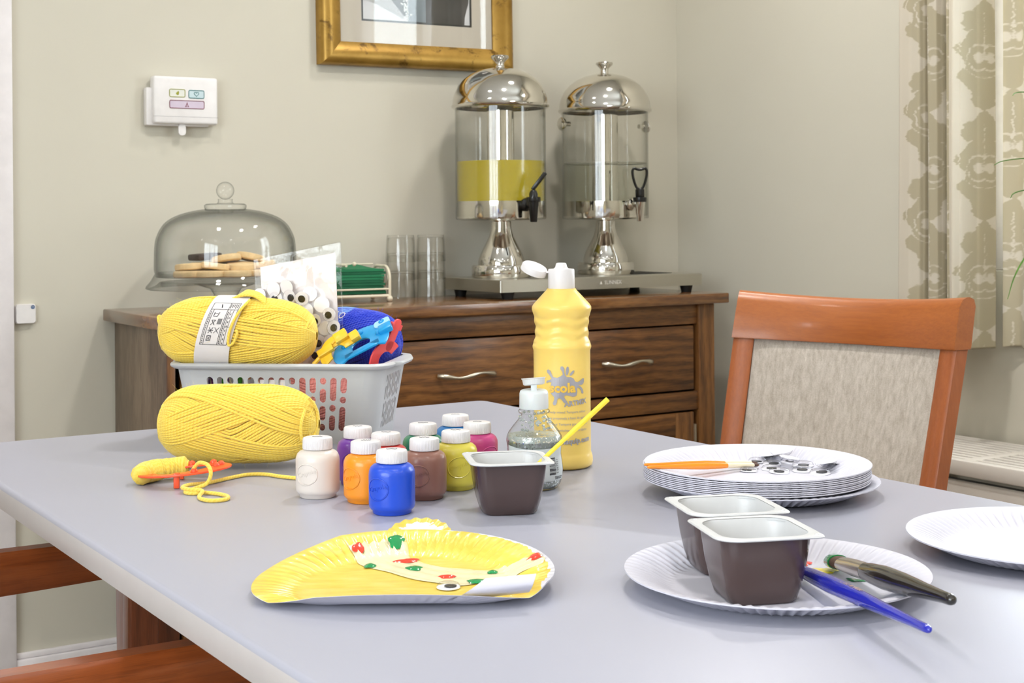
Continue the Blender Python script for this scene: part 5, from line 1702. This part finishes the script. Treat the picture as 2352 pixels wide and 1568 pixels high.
tx_ = [('ARTMIX', .0095, .0755, .0078, 6, .0003), ('scolaquip.com', .0065, .0330, .0082, 3, .0003)]
tx_ += [('Ready mixed Tempera colour', -.0005, .0655, .0038), ('ra preparada a base de agua', .0000, .0588, .0038), ('Couleur Tempera pre-melangee', .0000, .0520, .0038), ('Fertig gemischte Temperafarbe', .0000, .0452, .0038)]
decal('printed_lines', None, lambda x, y, z: mp(x, y, .0005), M['silver_print'], so_, cuts=cutx, texts=tx_)

# ---- glitter gel bottle
gb = thing('gel_bottle', 'clear bottle of silver glitter gel with a white flip cap', 'gel bottle', (.828, 1.255, TZ), VR)
shell = [(.0, .001), (.020, .0), (.0245, .0012), (.0275, .006), (.0295, .014), (.0300, .021), (.0290, .030), (.0280, .036), (.0283, .043), (.0292, .050), (.0288, .0545), (.0265, .0590), (.0225, .0645), (.0175, .0705), (.0140, .0750), (.0130, .0775), (.0160, .0785), (.0168, .0800), (.0160, .0815), (.0135, .0822), (.0130, .0840)]
MB().lathe(shell, 64).build('bottle', M['film'] if False else thin_glass('clear_bottle_wall', (.96, .965, .96, 1), (.45, .47, .46, 1), .03), gb, 60)
gel = [(0, .0022)] + [(max(.001, r_ - .0012), max(.0022, z)) for r_, z in shell[1:10]]
gel += [(.0276, .0445), (.0280, .0500), (.0274, .0538), (.0262, .0560), (.0, .0566)]
MB().lathe(gel, 56).build('gel', M['glitter'], gb, 60)
res = MB()
for k in range(70):
    a = random.gauss(.35, .7); z = random.uniform(.062, .081)
    rr_ = {0: .0235}.get(0) * (1 - (z - .062) / .019 * .48) - .0012
    res.sphere((rr_ * math.sin(a), -rr_ * math.cos(a), z), random.uniform(.0006, .0018), 6, 4)
res.build('gel_residue', M['glitter'], gb, 40, kind='stuff')


def gr(z):
    for (r0, z0), (r1, z1) in zip(shell[1:], shell[2:]):
        if z0 <= z <= z1: return r0 + (r1 - r0) * (z - z0) / (z1 - z0)
    return .029


gmap = lambda off: (lambda x, y, z: Vector(((gr(y) + off) * math.sin(x / .029), -(gr(y) + off) * math.cos(x / .029), y)))
lab_ = MB().grid(lambda u, v: tuple(gmap(.0003)(-.034 + .072 * u, .0105 + .0335 * v + (.003 * (u - .5) ** 2 * 4 if v > .5 else 0), 0)), 40, 16)
lab_.grid(lambda u, v: tuple(gmap(.0001)(.038 - .072 * u, .0105 + .0335 * v, 0)), 40, 16)
lo_ = lab_.build('label', M['gel_label'], gb, 60)
bars = []
xx = .0180
for k in range(16):
    wdt = random.choice((.0003, .0005, .0008)); yy = .0345 - k * .0011
    bars.append([(.0155, yy), (.0235, yy), (.0235, yy - wdt), (.0155, yy - wdt)])
decal('barcode', bars, gmap(.0007), M['ink'], lo_, cuts=[(0, frange(.014, .026, 6))])
decal('label_letters', None, gmap(.0007), M['ink'], lo_, cuts=[(0, frange(-.034, .038, 24))],
      texts=[('TESCO', .0285, .0135, .0042, 0, .0001), ('5 057521', .0262, .0255, .0040, 90), ('Glitter gel for crafts', -.018, .0385, .0026), ('wash hands after use', -.017, .0352, .0024), ('and more', .006, .0385, .0024)])
gc = MB().lathe([(0, .0830), (.0150, .0830), (.0153, .0840), (.0151, .0985), (.0143, .1012), (.0125, .1024), (.0, .1024)], 48).build('cap', M['cap_clear'], gb, 45)
flm = Matrix.Translation((0, .001, .1105)) @ Matrix.Rotation(R(-4), 4, 'Y') @ Matrix.Rotation(R(-6), 4, 'X')


def serr(k, r, z, a): return (r * (1 + (.015 if k in (2, 3) and math.cos(30 * a) > 0 else 0)), z)


MB().lathe([(0, -.0035), (.0095, -.0035), (.0110, -.0025), (.0118, .0030), (.0128, .0035), (.0128, .0042), (0, .0042)], 120, flm, serr).build('flip_lid', M['cap_clear'], gc, 40)
MB().box((0, -.006, .1045), (.0062, .006, .009)).build('lid_strut', M['cap_clear'], gc, 40, .0008)


# ---- brown plastic pots
def pot(label, loc, rz, tilt=0):
    p = thing('dessert_pot', label, 'pot', loc, rz, 'brown plastic dessert pots')

    def ring2(h, r_, z):
        out = []
        for ci, (sx_, sy_, a0_) in enumerate(((1, 1, 0), (-1, 1, 90), (-1, -1, 180), (1, -1, 270))):
            rc = r_ if ci % 2 else max(r_, .017)
            cx_, cy_ = sx_ * (h - rc), sy_ * (h - rc)
            for k_ in range(7):
                an_ = R(a0_ + 15 * k_); out.append((cx_ + rc * math.cos(an_), cy_ + rc * math.sin(an_), z))
        return out

    def ring_(h, r_, z): return [(q[0], q[1], z) for q in rrect(h, h, r_, 6)]
    H = .0505
    MB().loft([ring_(.0215, .008, .0008), ring_(.0235, .010, 0.0), ring_(.0260, .012, .002), ring_(.0290, .013, .012), ring_(.0318, .014, .026), ring_(.0335, .014, .040), ring_(.0345, .014, H - .0015)], caps=(True, False)).build('outer_wall', M['pot_brown'], p, 50)
    MB().loft([ring_(.0368, .013, H), ring_(.0335, .0135, H), ring_(.0330, .0135, H - .002), ring_(.0305, .013, .026), ring_(.0250, .012, .003), ring_(.018, .01, .0022)], caps=(False, True)).build('lining', M['pot_white'], p, 50)
    fl = []
    for h, r_, z in ((.0335, .016, H - .0016), (.0395, .006, H - .0012), (.0400, .0055, H - .0004), (.0395, .006, H + .0006), (.0365, .014, H + .0010), (.0335, .016, H + .0004)):
        fl.append(ring2(h, r_, z))
    MB().loft(fl, caps=(False, False)).build('rim', M['pot_white'], p, 50)
    for sx in (-1, 1):
        MB().lathe([(0, .0), (.0022, 0), (.0018, .0009), (0, .0012)], 12, Matrix.Translation((sx * .0345, -sx * .0345, H + .0004))).build('rim_dot', M['pot_white'], p, 60)
    return p


pot('brown plastic pot holding a yellow stick beside the paint bottles', (.7415, 1.171, TZ), VR + R(9))
pot('brown plastic pot at the front of the paper plate', (.7196, .7970, TZ + .0012), VR + R(11))
pot('brown plastic pot behind the other one on the paper plate', (.7590, .8740, TZ + .0012), VR + R(11))
sk = thing('plastic_stick', 'flat yellow plastic stick leaning in the brown pot', 'stick', (.738, 1.176, TZ + .006))
pS = [Vector((0, 0, 0)), Vector((.028, -.018, .036)), Vector((.0955, -.044, .0985))]
MB().tube(spline(pS, 8), [.0022] * 12 + [.0027] * 5, 10, flat=(.55, 1.0), up=(-.5, -.85, .3)).build('shaft', M['stick_yellow'], sk, 50)

# ================================================================== paper plates
PR = .1145


def pz(r_):
    pts_ = [(0, .0012), (.076, .0012), (.080, .0017), (.085, .0034), (.092, .0066), (.100, .0100), (.107, .0128), (.111, .0142), (.1145, .0146)]
    for (a, za), (b_, zb) in zip(pts_, pts_[1:]):
        if a <= r_ <= b_: return za + (zb - za) * (r_ - a) / (b_ - a)
    return .0146


NF = 76


def flute(r_, a):
    w_ = max(0.0, min(1.0, (r_ - .080) / .008)) * max(0.0, min(1.0, (.1145 - r_) / .011))
    return .0015 * math.cos(NF * a) * w_


def plate_mesh(deform=None, nseg=456, holes=None):
    rs_ = [0, .04, .076, .080, .085, .090, .095, .100, .106, .111, .1145]
    prof_ = [(r_, pz(r_)) for r_ in rs_] + [(r_, pz(r_) - .0011) for r_ in reversed(rs_)]

    def md(k, r_, z, a): return (r_, z + flute(r_, a))
    m_ = MB().lathe(prof_, nseg, None, md)
    if deform: m_.v = [tuple(deform(Vector(p))) for p in m_.v]
    return m_


pm = plate_mesh()
pp = pm.build('paper_plate', M['plate_paper'], None, 60)
tag(pp, 'white fluted paper plate holding two brown pots and two brushes', 'paper plate', 'white paper plates')
pp.location = (.754, .8116, TZ)
q = pp.copy(); COL.objects.link(q); q.location = (1.0211, .7703, TZ); q.rotation_euler = (0, 0, .4)
tag(q, 'empty white fluted paper plate at the right edge of the table', 'paper plate', 'white paper plates')
NSTK = 10
ords = ['bottom', 'second', 'third', 'fourth', 'fifth', 'sixth', 'seventh', 'eighth', 'ninth', 'top']
for k in range(NSTK):
    q = pp.copy(); COL.objects.link(q)
    if k == 0: q.location = (1.007, 1.098, TZ)
    else: q.location = (.9992 + random.uniform(-.0008, .0008), 1.103 + random.uniform(-.0008, .0008), TZ + .0008 + .0018 * k)
    q.rotation_euler = (0, 0, 0 if k else .01)
    tag(q, {0: 'bottom paper plate of the stack, shifted a little to the right', 9: 'top paper plate of the stack, carrying brushes and googly eyes'}.get(k, 'white paper plate in the stack, %s from the bottom' % ords[k]), 'paper plate', 'white paper plates')
ztop = TZ + .0008 + .0018 * 9 + .0012

# ---- yellow painted plate
ypc = Vector((.5177, .9657, TZ))
yp = thing('painted_plate', 'yellow painted paper plate with a white stripe and coloured spots', 'painted plate', ypc, VR)


def yp_def(p):
    x, y, z = p
    d = -y                                        # towards the viewer: this side is pressed in and curls up
    if d > .04:
        t = (d - .04) / .0745
        k = min(1.0, t * 3)
        y = -(.04 + .037 * t)
        z = z * (1 - k) + k * (.0012 + (z - .0012) * .25 + .0115 * t ** 1.6)
    z += .006 * max(0.0, y / .11)
    if x < -.06: z = .0008 + (z - .0008) * max(.45, 1 - (-.06 - x) * 11)
    return Vector((x, y, max(z, .0003)))


ypo = plate_mesh(yp_def, 304).build('plate', M['painted'], yp, 60)
ypo.data.materials.append(M['plate_paper'])
npl = len(ypo.data.polygons)
for i_, pl_ in enumerate(ypo.data.polygons):
    if i_ > npl * 10.5 / 21: pl_.material_index = 1        # the underside is bare paper


def yp_surf(wx, wy, off=.0006, fl=True):
    l = Matrix.Rotation(-VR, 3, 'Z') @ (Vector((wx, wy, 0)) - Vector((ypc.x, ypc.y, 0)))
    r_ = min(.1143, math.hypot(l.x, l.y)); a = math.atan2(l.y, l.x)
    p = yp_def(Vector((l.x, l.y, pz(r_) + (flute(r_, a) if fl else 0))))
    return p + Vector((0, 0, off))


A_ = spline([(.5179, 1.0658, 0), (.5170, 1.0421, 0), (.5212, 1.0145, 0), (.5307, .9888, 0), (.5417, .9600, 0), (.5561, .9451, 0), (.5721, .9395, 0), (.5976, .9320, 0), (.6136, .9264, 0), (.6240, .9311, 0)], 5)
B_ = spline([(.5652, 1.0563, 0), (.5608, 1.0333, 0), (.5598, 1.0168, 0), (.5732, .9876, 0), (.5937, .9681, 0), (.6043, .9591, 0), (.6148, .9499, 0), (.6263, .9455, 0)], 6)


def samp(L, t):
    f = t * (len(L) - 1); i = min(int(f), len(L) - 2); return L[i].lerp(L[i + 1], f - i)


bm_ = MB()
bm_.grid(lambda u, v: tuple(yp_surf(*(samp(A_, v).lerp(samp(B_, v), u + .04 * math.sin(v * 31) * (1 if u in (0, 1) else 0))[:2]), .0004 + .0007 * math.sin(PI * u) ** .5 + .0003 * math.sin(u * 22 + v * 3))), 22, 70)
bm_.build('white_stripe', M['wet_white'], yp, 60)


def blob(wx, wy, rx, ry, an, mat, nm):
    mb_ = MB()
    def f(u, v):
        a = 2 * PI * u; rr_ = v * (1 + .12 * math.sin(3 * a + wx * 90) + .08 * math.sin(5 * a))
        dx_, dy_ = rx * rr_ * math.cos(a), ry * rr_ * math.sin(a)
        x = wx + dx_ * math.cos(an) - dy_ * math.sin(an); y = wy + dx_ * math.sin(an) + dy_ * math.cos(an)
        return tuple(yp_surf(x, y, .0012 + .0014 * (1 - v ** 3), False))
    mb_.grid(f, 20, 5, True).build(nm, mat, yp, 60)


va = VR
blob(.5578, 1.0538, .0065, .0085, va, M['wet_green'], 'green_spot')
blob(.5255, 1.0590, .0050, .0062, va, M['wet_red'], 'red_spot')
blob(.5511, 1.0227, .0105, .0055, va + .3, M['wet_red'], 'red_spot')
blob(.5203, 1.0277, .0050, .0060, va, M['wet_green'], 'green_spot')
blob(.5463, 1.0017, .0068, .0062, va, M['wet_green'], 'green_spot')
blob(.5563, .9674, .0066, .0048, va, M['wet_red'], 'red_spot')
blob(.5920, .9582, .0042, .0045, va, M['wet_green'], 'green_spot')
blob(.5705, .9445, .0088, .0050, va, M['wet_green'], 'green_spot')
blob(.6208, .9422, .0058, .0060, va + .6, M['wet_red'], 'red_spot')
ep = Matrix.Rotation(VR, 3, 'Z') @ yp_surf(.5443, .9446, .0008) + ypc
eye(ep, (0, 0, .3), .0090, 'googly eye stuck on the yellow painted plate', None, (.15, -.1))
# folded paper flap over the near right edge
fc = [Vector((.0365, -.0645, .0065)), Vector((.0632, -.0640, .0225)), Vector((.0997, -.0560, .0235)), Vector((.0944, -.0515, .0100))]


def flap(u, v, off):
    p = (fc[0] * (1 - u) + fc[3] * u) * (1 - v) + (fc[1] * (1 - u) + fc[2] * u) * v
    return tuple(p + Vector((0, -.006 * math.sin(PI * v) + .002 * v - off, off)))


MB().grid(lambda u, v: flap(u, v, .0012), 10, 10).grid(lambda u, v: flap(1 - u, v, .0004), 10, 10).build('folded_flap', M['plate_paper'], yp, 60)
# scalloped piece sticking out behind
tail = MB()
NFt = 9


def tailp(u, v, off):
    a = PI * u
    w_ = .0275 * (v ** .8); d = .046 * v
    x = w_ * -math.cos(a) * 1.02
    y = .000 + d * math.sin(a) ** .7
    z = .013 + .20 * y + (.0007 * math.cos(u * NFt * 2 * PI) * (1 if v > .6 else 0)) + off
    return (x, y, z)


tail.grid(lambda u, v: tailp(u, v, .0), 72, 10).grid(lambda u, v: tailp(1 - u, v, -.0007), 72, 10)
to_ = tail.build('tail_piece', M['painted_tail'], yp, 60)
to_.location = (.0035, .108, .0)

# ---- paint smears on the plate with pots
def smear(wx, wy, rx, ry, an, mat, nm, lab):
    mb_ = MB()
    def f(u, v):
        a = 2 * PI * u; rr_ = v * (1 + .25 * math.sin(3 * a + wx * 70) + .15 * math.sin(7 * a))
        dx_, dy_ = rx * rr_ * math.cos(a), ry * rr_ * math.sin(a)
        return (dx_ * math.cos(an) - dy_ * math.sin(an), dx_ * math.sin(an) + dy_ * math.cos(an), .0004 + .0009 * (1 - v ** 3))
    o = mb_.grid(f, 24, 4, True).build(nm, mat, None, 60)
    o.location = (wx, wy, TZ + .0012)
    return tag(o, lab, 'paint')


smear(.8215, .8508, .0065, .0085, VR, M['wet_red'], 'paint_smear', 'smear of red paint on the paper plate by the pots')
smear(.8187, .8235, .0125, .0085, VR + .2, M['wet_yellow'], 'paint_smear', 'smear of yellow paint on the paper plate by the pots')
smear(.8146, .7883, .0075, .0040, VR - .6, M['wet_green'], 'paint_smear', 'smear of green paint under the black brush')


# ================================================================== brushes
def brush(name, label, pts, handle_mat, ferr, brist, group=None, tip_mat=None, band=None):
    """pts: bristle tip -> handle end, world; handle profile as fractions"""
    P0, P1 = Vector(pts[0]), Vector(pts[1]); L = (P1 - P0).length
    t = thing(name, label, 'paintbrush', P0, 0, group)
    d = (P1 - P0)
    at_ = lambda s: d * s
    (fb, ff) = ferr          # bristle end, ferrule end (fractions)
    wb, wf = brist
    MB().tube([at_(0), at_(fb * .3), at_(fb * .7), at_(fb * 1.05)], [wb * .35, wb * .9, wb, wf * .95], 14, flat=(.62, 1.0), up=(0, 0, 1)).build('bristles', M['bristle'], t, 60)
    if tip_mat:
        MB().tube([at_(-.004), at_(fb * .25), at_(fb * .55)], [wb * .4, wb * 1.02, wb * 1.04], 14, flat=(.68, 1.05), up=(0, 0, 1)).build('wet_paint', tip_mat, t, 60)
    fr_ = MB().tube([at_(fb), at_(fb + (ff - fb) * .45), at_(ff)], [wf, wf * .92, wf * .86], 16, flat=[(.7, 1.05), (.9, 1), (1, 1)], up=(0, 0, 1)).build('ferrule', M['ferrule'] if band is None else band, t, 60)
    s0 = ff
    hs = [(0, .84), (.08, .98), (.25, 1.12), (.45, 1.0), (.7, .72), (.9, .52), (.97, .50), (.99, .40), (1, .15)]
    MB().tube([at_(s0 + (1 - s0) * a) for a, _ in hs], [wf * b_ for _, b_ in hs], 16).build('handle', handle_mat, t, 60)
    return t


bb_ = brush('paintbrush', 'blue lacquered paintbrush lying across the paper plate and its rim', ((.7950, .8480, TZ + .0062), (.6837, .6003, TZ + .0285)), M['brush_blue'], (.10, .19), (.0060, .0058))
dB = (Vector((.6837, .6003, 0)) - Vector((.7950, .8480, 0))).normalized(); sB = Vector((-dB.y, dB.x, 0))
ofB = dB * .135
decal('gold_letters', None, lambda x, y, z: dB * (.146 + x) + sB * (y * 1.0) + Vector((0, 0, .0120 + x * .082 + .0060 - y * y * 60)), M['gold_print'], bb_, texts=[('artist hard size', 0, .0, .0062)])
brush('paintbrush', 'black handled paintbrush with green paint on its bristles', ((.8256, .8255, TZ + .0085), (.7449, .6346, TZ + .0300)), M['brush_black'], (.13, .33), (.0082, .0078), tip_mat=M['wet_green'])
zr = TZ + .0008 + .0018 * 9 + .0146
brush('paintbrush', 'slim orange paintbrush with cream neck, the back one on the plate stack', ((1.0330, 1.1390, ztop + .0036), (.8850, 1.1420, zr + .0024)), M['brush_orange'], (.06, .30), (.0028, .0029), 'slim orange paintbrushes on the plate stack', None, M['brush_cream'])
brush('paintbrush', 'slim orange paintbrush with cream neck, the front one on the plate stack', ((1.0263, 1.1290, ztop + .0036), (.8770, 1.1265, zr + .0028)), M['brush_orange'], (.06, .30), (.0030, .0033), 'slim orange paintbrushes on the plate stack', None, M['brush_cream'])

# ---- googly eyes on the plate stack
pe = [(1.0690, 1.1565, 1, .0112, 0, 'furthest back'), (1.0640, 1.1350, 1, .0118, .008, 'white side up on top of the heap'), (1.0500, 1.1560, 0, .0106, 0, 'beside the brush tips'), (1.0720, 1.1110, 0, .0112, 0, 'right of the heap'),
      (1.0850, 1.0840, 1, .0112, .0, 'furthest right, white side up'), (1.0700, 1.0760, 1, .0112, .004, 'white side up near the right'), (1.0051, 1.1208, 0, .0095, 0, 'nearest the brush handles'), (1.0254, 1.0971, 0, .0106, 0, 'nearest the front edge'),
      (1.0500, 1.0890, 0, .0106, 0, 'front right of the heap'), (1.0780, 1.1360, 0, .0106, 0, 'back right of the heap'), (1.0305, 1.1150, 0, .0101, 0, 'left of the heap'), (1.0540, 1.0680, 0, .0106, 0, 'front right edge'),
      (1.0540, 1.1120, 1, .0106, .005, 'white side up in the middle'), (1.0500, 1.1350, 0, .0101, 0, 'under the top one')]
for k, (x, y, back_, r_, dz, wd) in enumerate(pe):
    rot = (R(180 + random.uniform(-9, 9)), R(random.uniform(-9, 9)), 0) if back_ else (R(random.uniform(-3, 3)), R(random.uniform(-3, 3)), random.uniform(0, 6))
    eye((x, y, ztop + .0004 + dz + (r_ * .56 if back_ else 0)), rot, r_, 'googly eye on the plate stack, ' + wd, 'googly eyes on the plate stack', (random.uniform(-.3, .3), random.uniform(-.3, .3)))
